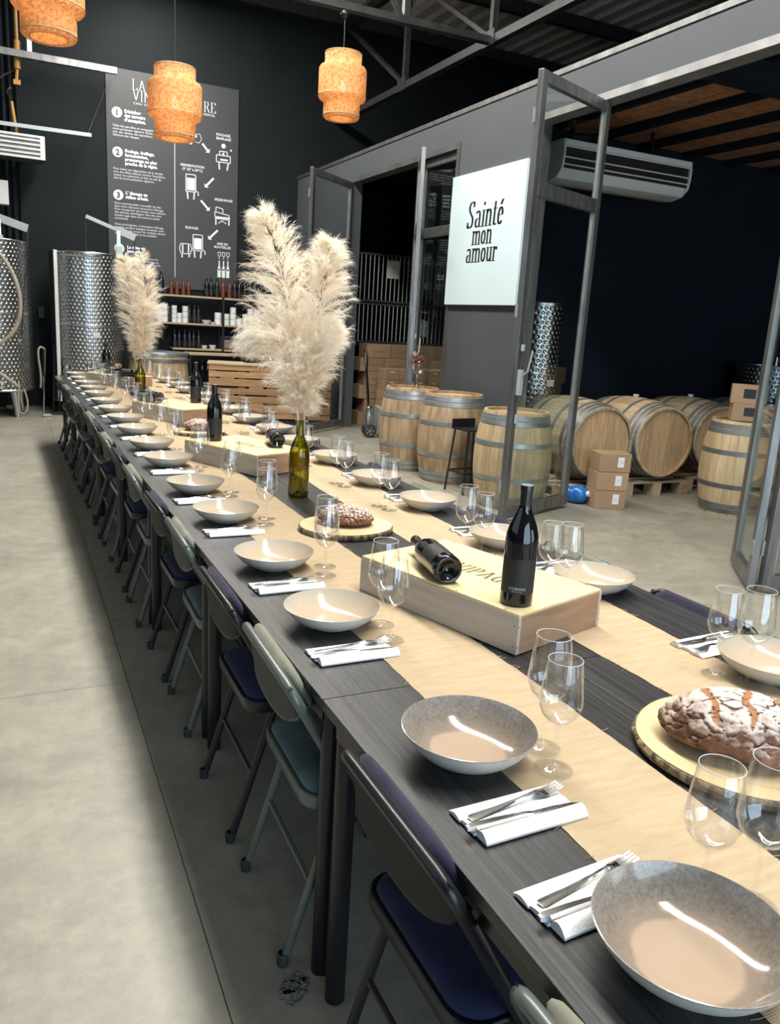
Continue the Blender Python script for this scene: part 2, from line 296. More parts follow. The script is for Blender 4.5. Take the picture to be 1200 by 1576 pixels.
def bread_mat():
    m, nt, b = newmat('floured_crust'); L = nt.links
    tc = N(nt, 'ShaderNodeTexCoord'); at = N(nt, 'ShaderNodeAttribute', attribute_name='crack')
    n1 = N(nt, 'ShaderNodeTexNoise', i_Scale=28.0, i_Detail=8.0, i_Roughness=.7); L.new(tc.outputs['Object'], n1.inputs[0])
    n3 = N(nt, 'ShaderNodeTexNoise', i_Scale=160.0, i_Detail=3.0); L.new(tc.outputs['Object'], n3.inputs[0])
    sp = N(nt, 'ShaderNodeSeparateXYZ'); L.new(tc.outputs['Object'], sp.inputs[0])
    # flour lies on top, brown crust on the flanks
    gm = N(nt, 'ShaderNodeNewGeometry'); sn = N(nt, 'ShaderNodeSeparateXYZ'); L.new(gm.outputs['Normal'], sn.inputs[0])
    b1 = N(nt, 'ShaderNodeMath', operation='MULTIPLY_ADD'); b1.inputs[1].default_value = 1.35; L.new(sn.outputs[2], b1.inputs[0])
    k1 = N(nt, 'ShaderNodeMath', operation='MULTIPLY_ADD'); k1.inputs[1].default_value = 2.6; k1.inputs[2].default_value = -1.80; L.new(n1.outputs[0], k1.inputs[0]); L.new(k1.outputs[0], b1.inputs[2])
    b2 = N(nt, 'ShaderNodeMath', operation='MULTIPLY', use_clamp=True); b2.inputs[1].default_value = 1.5; L.new(b1.outputs[0], b2.inputs[0])
    crust = N(nt, 'ShaderNodeValToRGB'); e = crust.color_ramp.elements; e[0].position = .3; e[0].color = (.075, .028, .014, 1); e[1].position = .75; e[1].color = (.30, .14, .07, 1); L.new(n1.outputs[0], crust.inputs[0])
    mx = N(nt, 'ShaderNodeMixRGB'); mx.inputs[2].default_value = (.60, .52, .465, 1); L.new(b2.outputs[0], mx.inputs[0]); L.new(crust.outputs[0], mx.inputs[1])
    a3 = N(nt, 'ShaderNodeAttribute', attribute_name='slash'); m1 = N(nt, 'ShaderNodeMixRGB'); m1.inputs[2].default_value = (.36, .16, .07, 1)
    r3 = N(nt, 'ShaderNodeValToRGB'); e = r3.color_ramp.elements; e[0].position = .15; e[0].color = (0, 0, 0, 1); e[1].position = .4; e[1].color = (1, 1, 1, 1); L.new(a3.outputs['Fac'], r3.inputs[0]); L.new(r3.outputs[0], m1.inputs[0]); L.new(mx.outputs[0], m1.inputs[1])
    rp = N(nt, 'ShaderNodeValToRGB'); e = rp.color_ramp.elements; e[0].position = .35; e[0].color = (0, 0, 0, 1); e[1].position = .75; e[1].color = (1, 1, 1, 1); L.new(at.outputs['Fac'], rp.inputs[0])
    m2 = N(nt, 'ShaderNodeMixRGB'); m2.inputs[2].default_value = (.045, .014, .008, 1); L.new(rp.outputs[0], m2.inputs[0]); L.new(m1.outputs[0], m2.inputs[1])
    L.new(m2.outputs[0], b.inputs['Base Color']); b.inputs['Roughness'].default_value = .85
    bp = N(nt, 'ShaderNodeBump'); bp.inputs['Strength'].default_value = .5; bp.inputs['Distance'].default_value = .003
    L.new(n3.outputs[0], bp.inputs['Height']); L.new(bp.outputs[0], b.inputs['Normal'])
    return m
M['bread'] = bread_mat()

# ------------------------------------------------------------------ helpers
class MB:
    def __init__(s): s.v = []; s.f = []; s.mi = []; s.uv = []; s.m = 0
    def face(s, idx, uvs=None): s.f.append(idx); s.mi.append(s.m); s.uv.append(uvs)
    def box(s, c, d, rz=0, mat=None):
        x, y, z = d[0] / 2, d[1] / 2, d[2] / 2; o = len(s.v); T = mat or (Matrix.Translation(c) @ Matrix.Rotation(rz, 4, 'Z'))
        for p in ((-x, -y, -z), (x, -y, -z), (x, y, -z), (-x, y, -z), (-x, -y, z), (x, -y, z), (x, y, z), (-x, y, z)): s.v.append(tuple(T @ Vector(p)))
        for q in ((0, 3, 2, 1), (4, 5, 6, 7), (0, 1, 5, 4), (1, 2, 6, 5), (2, 3, 7, 6), (3, 0, 4, 7)): s.face([o + i for i in q])
        return s
    def ab(s, a, b): return s.box([(a[i] + b[i]) / 2 for i in range(3)], [abs(b[i] - a[i]) for i in range(3)])
    def beam(s, a, b, w, h):
        a = Vector(a); b = Vector(b); d = b - a; q = d.to_track_quat('X', 'Z').to_matrix().to_4x4()
        return s.box(None, (d.length, w, h), mat=Matrix.Translation((a + b) / 2) @ q)
    def tube(s, pts, r, seg=8, closed=False, caps=True, flatz=1):
        pts = [Vector(p) for p in pts]; n = len(pts); o = len(s.v); up = Vector((0, 0, 1)); prev = None
        for i, p in enumerate(pts):
            if closed: t = pts[(i + 1) % n] - pts[i - 1]
            else: t = pts[min(i + 1, n - 1)] - pts[max(i - 1, 0)]
            t.normalize()
            if prev is None:
                a = t.cross(up if abs(t.z) < .95 else Vector((1, 0, 0))).normalized()
            else:
                a = (prev - t * prev.dot(t)).normalized()
            prev = a; bb = t.cross(a); rr = r[i] if isinstance(r, (list, tuple)) else r
            for k in range(seg):
                th = 2 * PI * k / seg; s.v.append(tuple(p + a * (rr * math.cos(th)) + bb * (rr * flatz * math.sin(th))))
        for i in range(n if closed else n - 1):
            j = (i + 1) % n
            for k in range(seg):
                l = (k + 1) % seg; s.face([o + i * seg + k, o + j * seg + k, o + j * seg + l, o + i * seg + l])
        if caps and not closed:
            s.face([o + k for k in range(seg)]); s.face([o + (n - 1) * seg + k for k in reversed(range(seg))])
        return s
    def lathe(s, prof, seg=32, c=(0, 0, 0), un=1, vn=1, a0=0, a1=2 * PI, T=None):
        o = len(s.v); full = abs(a1 - a0 - 2 * PI) < 1e-6; cols = seg if full else seg + 1
        T = T or Matrix.Translation(c); ln = [0]
        for i in range(1, len(prof)): ln.append(ln[-1] + math.dist(prof[i][:2], prof[i - 1][:2]))
        for (r, z) in prof:
            for k in range(cols):
                th = a0 + (a1 - a0) * k / seg; s.v.append(tuple(T @ Vector((r * math.cos(th), r * math.sin(th), z))))
        for i in range(len(prof) - 1):
            for k in range(seg):
                l = (k + 1) % cols
                idx = [o + i * cols + k, o + i * cols + l, o + (i + 1) * cols + l, o + (i + 1) * cols + k]
                u0, u1 = un * k / seg, un * (k + 1) / seg; v0, v1 = vn * ln[i], vn * ln[i + 1]
                s.face(idx, [(u0, v0), (u1, v0), (u1, v1), (u0, v1)])
        return s
    def prism(s, poly, z0, z1, T=None):
        T = T or Matrix.Identity(4); o = len(s.v); n = len(poly)
        for z in (z0, z1):
            for (x, y) in poly: s.v.append(tuple(T @ Vector((x, y, z))))
        s.face([o + i for i in reversed(range(n))]); s.face([o + n + i for i in range(n)])
        for i in range(n): j = (i + 1) % n; s.face([o + i, o + j, o + n + j, o + n + i])
        return s
    def strip(s, pts_a, pts_b):
        o = len(s.v); n = len(pts_a); s.v += [tuple(p) for p in pts_a] + [tuple(p) for p in pts_b]
        for i in range(n - 1): s.face([o + i, o + i + 1, o + n + i + 1, o + n + i])
        return s
    def build(s, name, mat, parent=None, smooth=True, bevel=0, angle=40, loc=None):
        me = D.meshes.new(name); me.from_pydata(s.v, [], s.f)
        mats = mat if isinstance(mat, (list, tuple)) else [mat]
        for k in mats: me.materials.append(M[k] if isinstance(k, str) else k)
        if len(mats) > 1: me.polygons.foreach_set('material_index', s.mi)
        if any(u is not None for u in s.uv):
            uvl = me.uv_layers.new(name='UVMap'); flat_ = []
            for f, u in zip(s.f, s.uv):
                for i in range(len(f)): flat_ += list(u[i]) if u else [0, 0]
            uvl.data.foreach_set('uv', flat_)
        if smooth:
            me.polygons.foreach_set('use_smooth', [True] * len(s.f)); me.set_sharp_from_angle(angle=math.radians(angle))
        me.validate(); me.update()
        o = D.objects.new(name, me); COL.objects.link(o)
        if parent is not None: o.parent = parent
        if loc: o.location = loc
        if bevel:
            b = o.modifiers.new('bevel', 'BEVEL'); b.width = bevel; b.segments = 2; b.limit_method = 'ANGLE'
        return o
def tag(o, label, cat=None, group=None):
    o['label'] = label
    if cat: o['category'] = cat
    if group: o['group'] = group
    return o
def thing(name, label, cat, loc=(0, 0, 0), rz=0, group=None):
    o = D.objects.new(name, None); COL.objects.link(o); o.location = loc; o.rotation_euler = (0, 0, rz); o.empty_display_size = .05
    return tag(o, label, cat, group)
def struct(o, label=None):
    o['kind'] = 'structure'
    if label: o['label'] = label
    return o
def sempty(name, label=None):
    o = D.objects.new(name, None); COL.objects.link(o); return struct(o, label)
def dup(root, loc, rz=0, label=None, group=None, scale=None):
    def cp(o, par):
        c = o.copy(); COL.objects.link(c); c.parent = par
        for ch in KIDS.get(o.name) or KIDS.setdefault(o.name, [x for x in ALLOBJ() if x.parent == o]): cp(ch, c)
        return c
    c = cp(root, None); c.location = loc
    c.rotation_euler = rz if isinstance(rz, (tuple, list)) else (0, 0, rz)
    if scale: c.scale = scale
    if label: c['label'] = label
    if group: c['group'] = group
    return c
KIDS = {}
def ALLOBJ(): return list(COL.objects)
ORD = ['nearest', 'second', 'third', 'fourth', 'fifth', 'sixth', 'seventh', 'eighth', 'ninth', 'tenth', 'eleventh', 'twelfth', 'thirteenth', 'fourteenth', 'fifteenth', 'sixteenth', 'seventeenth', 'eighteenth']
def nth(i): return ORD[i] if i else 'nearest'
def fromcam(i): return 'nearest the camera' if i == 0 else ORD[i] + ' from the camera'
def arc(cx, cy, r, a0, a1, n): return [(cx + r * math.cos(math.radians(a0 + (a1 - a0) * i / n)), cy + r * math.sin(math.radians(a0 + (a1 - a0) * i / n))) for i in range(n + 1)]
def rrect(w, h, r, n=4):
    p = []
    for cx, cy, a in ((w / 2 - r, h / 2 - r, 0), (-w / 2 + r, h / 2 - r, 90), (-w / 2 + r, -h / 2 + r, 180), (w / 2 - r, -h / 2 + r, 270)): p += arc(cx, cy, r, a, a + 90, n)
    return p
# --- lettering
def text_mesh(mb, txt, size, T, align='LEFT', bold=0, sx=1, space=1):
    cu = D.curves.new('t', 'FONT'); cu.body = txt; cu.size = size; cu.align_x = align; cu.offset = bold; cu.resolution_u = 2; cu.space_character = space
    ob = D.objects.new('t', cu); COL.objects.link(ob); bpy.context.view_layer.update()
    me = D.meshes.new_from_object(ob.evaluated_get(bpy.context.evaluated_depsgraph_get()))
    o = len(mb.v)
    for v in me.vertices: mb.v.append(tuple(T @ Vector((v.co.x * sx, v.co.y, 0))) if not callable(T) else T(v.co.x * sx, v.co.y))
    for p in me.polygons: mb.face([o + i for i in p.vertices])
    D.meshes.remove(me); D.objects.remove(ob); D.curves.remove(cu)
# broad-nib pen: each stroke is a polyline swept with a wide flat nib, which gives thick stems and hairline joins
def pen(mb, T, strokes, ox, oy, sc, nw, nh, slant=0):
    for st in strokes:
        for (a, b) in zip(st[:-1], st[1:]):
            hw, hh = nw / 2, nh / 2
            pts = [(a[0] + i * hw, a[1] + j * hh) for i in (-1, 1) for j in (-1, 1)] + [(b[0] + i * hw, b[1] + j * hh) for i in (-1, 1) for j in (-1, 1)]
            pts = sorted(set(pts)); lo = []; hi = []
            def cr(o, p, q): return (p[0] - o[0]) * (q[1] - o[1]) - (p[1] - o[1]) * (q[0] - o[0])
            for p in pts:
                while len(lo) > 1 and cr(lo[-2], lo[-1], p) <= 1e-12: lo.pop()
                lo.append(p)
            for p in reversed(pts):
                while len(hi) > 1 and cr(hi[-2], hi[-1], p) <= 1e-12: hi.pop()
                hi.append(p)
            h = lo[:-1] + hi[:-1]; o = len(mb.v)
            for p in h: mb.v.append(tuple(T @ Vector((ox + sc * (p[0] + slant * p[1]), oy + sc * p[1], 0))))
            mb.face([o + i for i in range(len(h))])
def ell(cx, cy, rx, ry, a0, a1, n=12): return [(cx + rx * math.cos(math.radians(a0 + (a1 - a0) * i / n)), cy + ry * math.sin(math.radians(a0 + (a1 - a0) * i / n))) for i in range(n + 1)]
def ser(x, y, w=.09): return [(x - w, y), (x + w, y)]
GL = {  # advance, strokes (x height .62, cap height 1)
 'S': (.62, [ell(.33, .75, .19, .235, 50, 180, 8) + [(.2, .62), (.42, .40)] + ell(.27, .24, .19, .225, 30, -140, 9), [(.47, .80), (.47, .98)], [(.1, .02), (.1, .22)]]),
 'a': (.50, [ell(.22, .46, .13, .15, 150, 20, 7) + [(.36, .40), (.36, .03), (.45, .02)], ell(.2, .17, .12, .16, 80, 300, 9)]),
 'i': (.26, [[(.13, .60), (.13, .02)], ser(.13, .01), [(.04, .60), (.13, .61)], [(.13, .80), (.13, .90)]]),
 'n': (.52, [[(.12, .60), (.12, .02)], ser(.12, .01), [(.03, .60), (.12, .61)], ell(.26, .44, .13, .17, 160, 0, 7) + [(.39, .02)], ser(.39, .01)]),
 't': (.32, [[(.14, .85), (.14, .1)] + ell(.22, .1, .08, .09, 180, 320, 5), [(.03, .60), (.27, .60)]]),
 'e': (.46, [[(.12, .34), (.36, .34)] + ell(.24, .38, .13, .23, 0, 130, 6) + ell(.24, .30, .14, .29, 150, 320, 9)]),
 'm': (.78, [[(.12, .60), (.12, .02)], ser(.12, .01), [(.03, .60), (.12, .61)], ell(.26, .44, .13, .17, 160, 0, 7) + [(.39, .02)], ser(.39, .01), ell(.53, .44, .13, .17, 160, 0, 7) + [(.66, .02)], ser(.66, .01)]),
 'o': (.48, [ell(.24, .31, .145, .29, 0, 360, 18)]),
 'u': (.52, [[(.12, .60), (.12, .2)] + ell(.25, .18, .13, .16, 180, 340, 7), [(.39, .60), (.39, .02), (.47, .02)], [(.03, .60), (.12, .61)], [(.3, .60), (.39, .61)]]),
 'r': (.38, [[(.12, .60), (.12, .02)], ser(.12, .01), [(.03, .60), (.12, .61)], ell(.25, .45, .12, .15, 160, 60, 5), [(.31, .5), (.31, .56)]]),
 'L': (.62, [[(.15, .98), (.15, .02)], ser(.15, .99), [(.06, .01), (.5, .01), (.52, .2)]]),
 'A': (.74, [[(.12, .01), (.36, .98)], [(.36, .98), (.62, .01)], [(.2, .33), (.52, .33)], ser(.12, .01), ser(.62, .01)]),
 'V': (.72, [[(.12, .99), (.36, .02)], [(.36, .02), (.6, .99)], ser(.12, .99), ser(.6, .99)]),
 'I': (.32, [[(.16, .98), (.16, .02)], ser(.16, .99), ser(.16, .01)]),
 'N': (.78, [[(.15, .98), (.15, .02)], [(.15, .98), (.6, .02)], [(.6, .02), (.6, .98)], ser(.15, .01), ser(.6, .99)]),
 'R': (.70, [[(.15, .98), (.15, .02)], ser(.15, .01), [(.06, .99), (.3, .99)] + ell(.32, .76, .17, .23, 90, -90, 8) + [(.15, .52)], [(.34, .52), (.58, .02)], ser(.6, .01, .06)]),
 'E': (.62, [[(.15, .98), (.15, .02)], [(.06, .99), (.5, .99), (.5, .8)], [(.15, .52), (.4, .52)], [(.06, .01), (.52, .01), (.53, .22)]]),
 'P': (.62, [[(.15, .98), (.15, .02)], ser(.15, .01), [(.06, .99), (.3, .99)] + ell(.32, .74, .16, .25, 90, -90, 8) + [(.15, .49)]]),
 'G': (.72, [ell(.36, .5, .24, .48, 50, 310, 16) + [(.52, .4), (.42, .4)]]),
 'H': (.74, [[(.15, .98), (.15, .02)], [(.57, .98), (.57, .02)], [(.15, .52), (.57, .52)], ser(.15, .01), ser(.57, .01), ser(.15, .99), ser(.57, .99)]),
 'C': (.66, [ell(.36, .5, .24, .48, 50, 310, 16)]),
}
GL['é'] = (GL['e'][0], GL['e'][1] + [[(.22, .72), (.32, .88)]])
def pen_text(mb, T, txt, sc, nw=.12, nh=.022, slant=0, align='C', track=0):
    w = sum(GL[c][0] + track for c in txt) * sc; x = -w / 2 if align == 'C' else 0
    for c in txt:
        pen(mb, T, GL[c][1], x, 0, sc, nw, nh, slant); x += (GL[c][0] + track) * sc

# ------------------------------------------------------------------ the setting
XP = 4.55          # room face of the glazed partition
YB = 13.4          # back wall
fl = struct(MB().ab((-5.2, -4.7, -.12), (12.2, 13.6, -.008)).build('floor', 'joint'))
def slab(x0, x1, y0, y1, k0=0, k1=0):
    g = .0025; mb = MB(); o = len(mb.v)
    mb.prism([(x0 + g + k0, y0 + g), (x1 - g + k0, y0 + g), (x1 - g + k1, y1 - g), (x0 + g + k1, y1 - g)], -.008, 0)
    return mb.build('floor_slab', 'concrete', fl, smooth=False)
ys = [-4.7, -3.4, .2, 3.28, 6.9, 10.3, 13.6]
for a, b in zip(ys[:-1], ys[1:]):
    kx = lambda y: .38 + .0135 * max(y, 0)
    for (x0, x1) in ((-5.2, -3.2), (-3.2, 0), (0, 4.56), (4.56, 8.2), (8.2, 12.2)):
        l0 = kx(a) if x0 == 0 else x0; l1 = kx(b) if x0 == 0 else x0; r0 = kx(a) if x1 == 0 else x1; r1 = kx(b) if x1 == 0 else x1
        g = .0014; MB().prism([(l0 + g, a + g), (r0 - g, a + g), (r1 - g, b - g), (l1 + g, b - g)], -.008, 0).build('floor_slab', 'concrete', fl, smooth=False)
mb = MB(); random.seed(3)
pp = [(.56 + (.026 + .022 * random.random()) * math.cos(a), 1.5 + (.030 + .028 * random.random()) * math.sin(a + .5)) for a in np.linspace(0, 2 * PI, 22)[:-1]]
mb.prism(pp, .0002, .0012)
for i in range(26):
    a = random.random() * 2 * PI; r = .034 * random.random() ** .5; mb.box((.56 + r * math.cos(a), 1.5 + r * math.sin(a), .002), (.012 * random.random() + .004, .01 * random.random() + .004, .003), random.random() * 3)
M['chip'] = pm('broken_aggregate', (.06, .06, .055), (.24, .23, .20), .95, scale=90, bump=1, contrast=.15)
ch = mb.build('chipped_patch', 'chip', fl, smooth=False); ch['label'] = 'rough chipped hole in the concrete'
struct(MB().ab((-5.2, YB, 0), (12.2, YB + .2, 6.5)).build('wall_back', 'wall_dark', smooth=False))
struct(MB().ab((-5.2, -4.7, 0), (-5.0, YB, 6.5)).build('wall_left', 'wall_dark', smooth=False))
struct(MB().ab((12.0, -4.7, 0), (12.2, YB, 6.5)).build('wall_far_right', 'wall_blue', smooth=False))
wf = MB().ab((-5.2, -4.9, 0), (-1.5, -4.7, 6.5)).ab((3.9, -4.9, 0), (12.2, -4.7, 6.5)).ab((-1.5, -4.9, 4.1), (3.9, -4.7, 6.5))
struct(wf.build('wall_front', 'wall_dark', smooth=False))
# partition with its openings
wr = sempty('wall_right', 'grey painted partition with glazed steel folding doors')
MB().ab((XP, 6.68, 0), (XP + .14, 8.12, 3.47)).build('wall_panel', 'wall_grey', wr, smooth=False)
MB().ab((XP, 11.02, 0), (XP + .14, YB, 3.47)).build('wall_panel', 'wall_grey', wr, smooth=False)
MB().ab((XP, -4.7, 3.47), (XP + .14, YB, 3.78)).build('wall_beam', 'wall_grey', wr, smooth=False)
MB().ab((XP - .012, -4.7, 3.75), (XP + .16, YB, 3.795)).build('top_rail', 'steel', wr, smooth=False)
t = struct(MB().ab((XP - .012, -4.7, 3.415), (XP + .15, 6.68, 3.475)).build('trim_1', 'steel_light', smooth=False)); t['label'] = 'bare steel lintel over the near folding doors'
t = struct(MB().ab((XP - .012, 8.12, 3.415), (XP + .15, 11.02, 3.475)).ab((XP - .012, 8.06, 0), (XP + .15, 8.12, 3.475)).ab((XP - .006, 6.64, 0), (XP + .15, 6.68, 3.415)).build('trim_2', 'steel', smooth=False)); t['label'] = 'steel door surround of the far opening'
struct(MB().ab((XP + .14, 7.86, 0), (9.6, 8.0, 3.8)).build('wall_divider', 'wall_blue', smooth=False))
struct(MB().ab((9.6, -4.7, 0), (9.72, 8.0, 3.8)).build('wall_store', 'wall_blue', smooth=False))
# store ceiling: deck, OSB sheets and dark joists
cs = struct(MB().ab((XP + .14, -4.7, 3.76), (9.7, YB, 3.80)).build('ceiling_store', 'wall_blue', smooth=False))
for i in range(4):
    for j in range(6):
        x0 = 4.75 + i * 1.22; y0 = -1.9 + j * 1.63
        if y0 + 1.5 > 7.9: continue
        MB().ab((x0 + .01, y0 + .01, 3.735), (x0 + 1.21, y0 + 1.62, 3.76)).build('osb_sheet', 'osb', cs, smooth=False)
for i in range(8):
    x0 = 4.78 + i * .68
    MB().ab((x0 - .04, -4.6, 3.66), (x0 + .04, 7.86, 3.735)).build('joist', 'wall_blue', cs, smooth=False)
for y in (-.6, 2.2, 5.0):
    MB().ab((4.7, y - .11, 3.50), (9.6, y + .11, 3.66)).build('cross_beam', 'wall_blue', cs, smooth=False)
# main roof: corrugated sheet with dark purlins
mb = MB(); x = -5.2; z0 = 6.3; A = []; pit = .30
while x < 12.2:
    A += [(x, z0), (x + pit * .36, z0), (x + pit * .46, z0 + .07), (x + pit * .86, z0 + .07), (x + pit * .96, z0)]; x += pit
pa = [(p[0], -4.9, p[1]) for p in A]; pb = [(p[0], YB + .1, p[1]) for p in A]
mb.strip(pa, pb)
ce = struct(mb.build('ceiling', 'corrug', smooth=False), 'corrugated metal roof sheeting over the hall')
struct(MB().ab((-5.2, -4.9, 6.42), (12.2, YB + .2, 6.5)).build('ceiling_deck', 'wall_blue', smooth=False))
for y in (-4.1, -1.9, .3, 2.5, 4.7, 6.9, 9.1, 11.3, 13.3):
    MB().ab((-5.1, y - .06, 6.12), (12.1, y + .06, 6.3)).build('purlin', 'truss', ce, smooth=False)
# lattice truss along the hall and cross chord that carries a lamp
tr = tag(struct(D.objects.new('roof_truss', None)), 'dark steel lattice truss under the corrugated roof'); COL.objects.link(tr)
XT, ZT = 5.2, 4.72
def bm(name, a, b, w=.08, h=.08, par=tr, mt='truss'): return MB().beam(a, b, w, h).build(name, mt, par, smooth=False)
bm('bottom_chord', (XT, -4.6, ZT), (XT, YB, ZT), .1, .09); bm('top_chord', (XT, -4.6, 6.06), (XT, YB, 6.06), .1, .1)
py = [13.1, 10.91, 8.67, 6.45, 4.2, 2.0, -.2]
for i, y in enumerate(py):
    if i: bm('post', (XT, y, ZT + .03), (XT, y, 6.04), .07, .07)
    if i < len(py) - 1: bm('brace', (XT, py[i + 1] + .05, ZT + .06), (XT, y - .05, 6.02), .07, .05)
    bm('gusset', (XT - .055, y - .12, ZT + .02), (XT - .055, y + .12, ZT + .02), .012, .16)
cc = tag(struct(D.objects.new('cross_truss', None)), 'dark steel cross chord that carries a pendant lamp'); COL.objects.link(cc)
bm('bottom_chord', (-5.0, 8.67, 4.66), (XT, 8.67, 4.72), .1, .07, cc); bm('top_chord', (-5.0, 8.67, 6.06), (XT, 8.67, 6.06), .1, .1, cc)
for i, x in enumerate((4.1, 2.2, .3, -1.6, -3.5)):
    bm('post', (x, 8.67, 4.7), (x, 8.67, 6.04), .07, .07, cc); bm('brace', (x, 8.67, 4.72), (x + 1.0 if i == 0 else x + .95, 8.67, 6.02), .05, .05, cc)
    if i: bm('brace', (x + 1.85, 8.67, 4.72), (x + 1.0, 8.67, 6.02), .05, .05, cc)
# main column run at the left of the back wall
t = struct(MB().ab((-.35, 13.12, 0), (.05, YB, 6.3)).build('column', 'wall_dark', smooth=False), 'dark steel column against the back wall')
for i, x in enumerate((.2, .29, .38)):
    MB().tube([(x, 13.34, 0), (x, 13.34, 6.2)], .028, 8).build('trunking_pipe', 'wall_dark', t)

# ------------------------------------------------------------------ glazed steel doors
def leaf(n, a, b, label, rails=(2.60,), handle=None):
    a = Vector((a[0], a[1], 0)); b = Vector((b[0], b[1], 0)); d = (b - a); w = d.length; rz = math.atan2(d.y, d.x)
    r = sempty('door_%d' % n, label); r.location = a; r.rotation_euler = (0, 0, rz)
    z0, z1 = .03, 3.41; pw = .065; th = .05
    for x in (pw / 2, w - pw / 2):
        s = MB().box((x, 0, (z0 + z1) / 2), (pw, th, z1 - z0)); s.build('stile', 'steel', r, smooth=False, bevel=.004)
        e = MB().box((x + (pw / 2 + .009) * (1 if x < w / 2 else -1), 0, (z0 + z1) / 2), (.018, .03, z1 - z0 - .1)); e.build('glazing_bead', 'steel_light', r, smooth=False)
    zs = [z0 + .05] + list(rails) + [z1 - .045]
    for i, z in enumerate(zs):
        MB().box((w / 2, 0, z), (w - 2 * pw, th, .1 if i == 0 else (.11 if z != zs[-1] else .085))).build('rail', 'steel', r, smooth=False, bevel=.004)
    for i in range(len(zs) - 1):
        MB().box((w / 2, 0, (zs[i] + zs[i + 1]) / 2), (w - 2 * pw - .02, .008, zs[i + 1] - zs[i] - .09)).build('pane', 'glass_pane', r, smooth=False)
    for z in (.3, 1.7, 3.1): MB().tube([(0, th / 2, z - .05), (0, th / 2, z + .05)], .012, 8).build('hinge', 'steel_light', r)
    if handle is not None:
        hx, sd = handle
        MB().box((hx, sd * .04, 1.15), (.05, .03, .2)).box((hx, sd * .04, 1.42), (.03, .02, .05)).box((hx, sd * .04, .86), (.03, .02, .07)).build('lock_case', 'jack_grey', r, smooth=False, bevel=.003)
        MB().tube([(hx, sd * .05, 1.2), (hx + .02, sd * .09, 1.24), (hx + .05, sd * .10, 1.4)], .009, 8).build('lever', 'steel_light', r)
    return r
leaf(1, (3.64, 5.35), (4.60, 5.74), 'large glazed steel door leaf standing open in front of the oak barrel', handle=(.045, -1))
leaf(2, (3.66, 10.26), (4.52, 10.98), 'glazed steel door leaf swung open beside the pallet counter')
leaf(3, (XP + .06, 8.13), (XP + .06, 9.02), 'glazed steel leaf closed next to the white sign')
leaf(4, (4.21, 8.26), (XP + .03, 9.06), 'narrow looking steel leaf folded edge on beside the closed leaf', handle=(.05, -1))
leaf(5, (4.27, 3.38), (4.68, 3.88), 'steel door leaf folded edge on at the right border of the view')
leaf(6, (4.30, 3.34), (5.10, 3.17), 'steel leaf hinged to the folded leaf at the right border', handle=(.06, -1))

# ------------------------------------------------------------------ wall sign and poster
sg = thing('wall_sign', 'large white board with black serif words on the grey wall', 'sign', (XP - .02, 7.41, 2.45))
MB().box((0, 0, 0), (.04, 1.40, 1.33)).build('board', 'sign', sg, smooth=False, bevel=.002)
mb = MB()
def ST(y, z): return Matrix.Translation((-.022, y - 7.41, z - 2.45)) @ Matrix(((0, 0, -1, 0), (-1, 0, 0, 0), (0, 1, 0, 0), (0, 0, 0, 1)))
pen_text(mb, ST(7.40, 2.562), 'Sainté', .262, .125, .02, slant=.07); pen_text(mb, ST(7.42, 2.39), 'mon', .22, .125, .024, slant=.03); pen_text(mb, ST(7.41, 2.215), 'amour', .225, .125, .024, slant=.05)
mb.build('lettering', 'black', sg, smooth=False)

ps = thing('wall_poster', 'tall slate grey poster of wine making steps on the back wall', 'poster', (2.55, YB - .02, 3.4))
YF = -.014
MB().box((0, 0, 0), (1.97, .02, 3.04)).build('board', 'poster', ps, smooth=False)
MB().box((0, YF + .003, -.1), (.012, .006, 2.5)).build('divider', 'grey_print', ps, smooth=False)
def PT(x, z, y=YF): return Matrix.Translation((x - 2.55, y, z - 3.4)) @ Matrix.Rotation(PI / 2, 4, 'X')
mb = MB()
pen_text(mb, PT(1.93, 4.665), 'LA', .145, .07, .02, align='L', track=.02); pen_text(mb, PT(1.935, 4.52), 'VIN', .150, .07, .02, align='L', track=.02)
pen_text(mb, PT(2.985, 4.525), 'RE', .150, .085, .02, align='L')
text_mesh(mb, 'CHAI URBAIN', .045, PT(1.95, 4.47), space=1.35); text_mesh(mb, 'MENTIEL', .045, PT(2.98, 4.475), space=1.1)
mb.build('title', 'white_flat', ps, smooth=False)
for x, z, lines in ((1.82, 4.335, ['Dénicher', 'des terroirs', "d'exception."]), (1.82, 3.79, ['Foulage, éraflage,', 'fermentation,', 'pressurage au plus', 'proche de la vigne.']), (1.82, 3.20, ["L' élevage en", 'milieu urbain.']), (1.83, 2.42, ['La mise en', 'bouteille.'])):
    hd = MB()
    for i, l in enumerate(lines): text_mesh(hd, l, .062, PT(x, z - i * .058), bold=.0028)
    hd.build('heading', 'white_flat', ps, smooth=False)
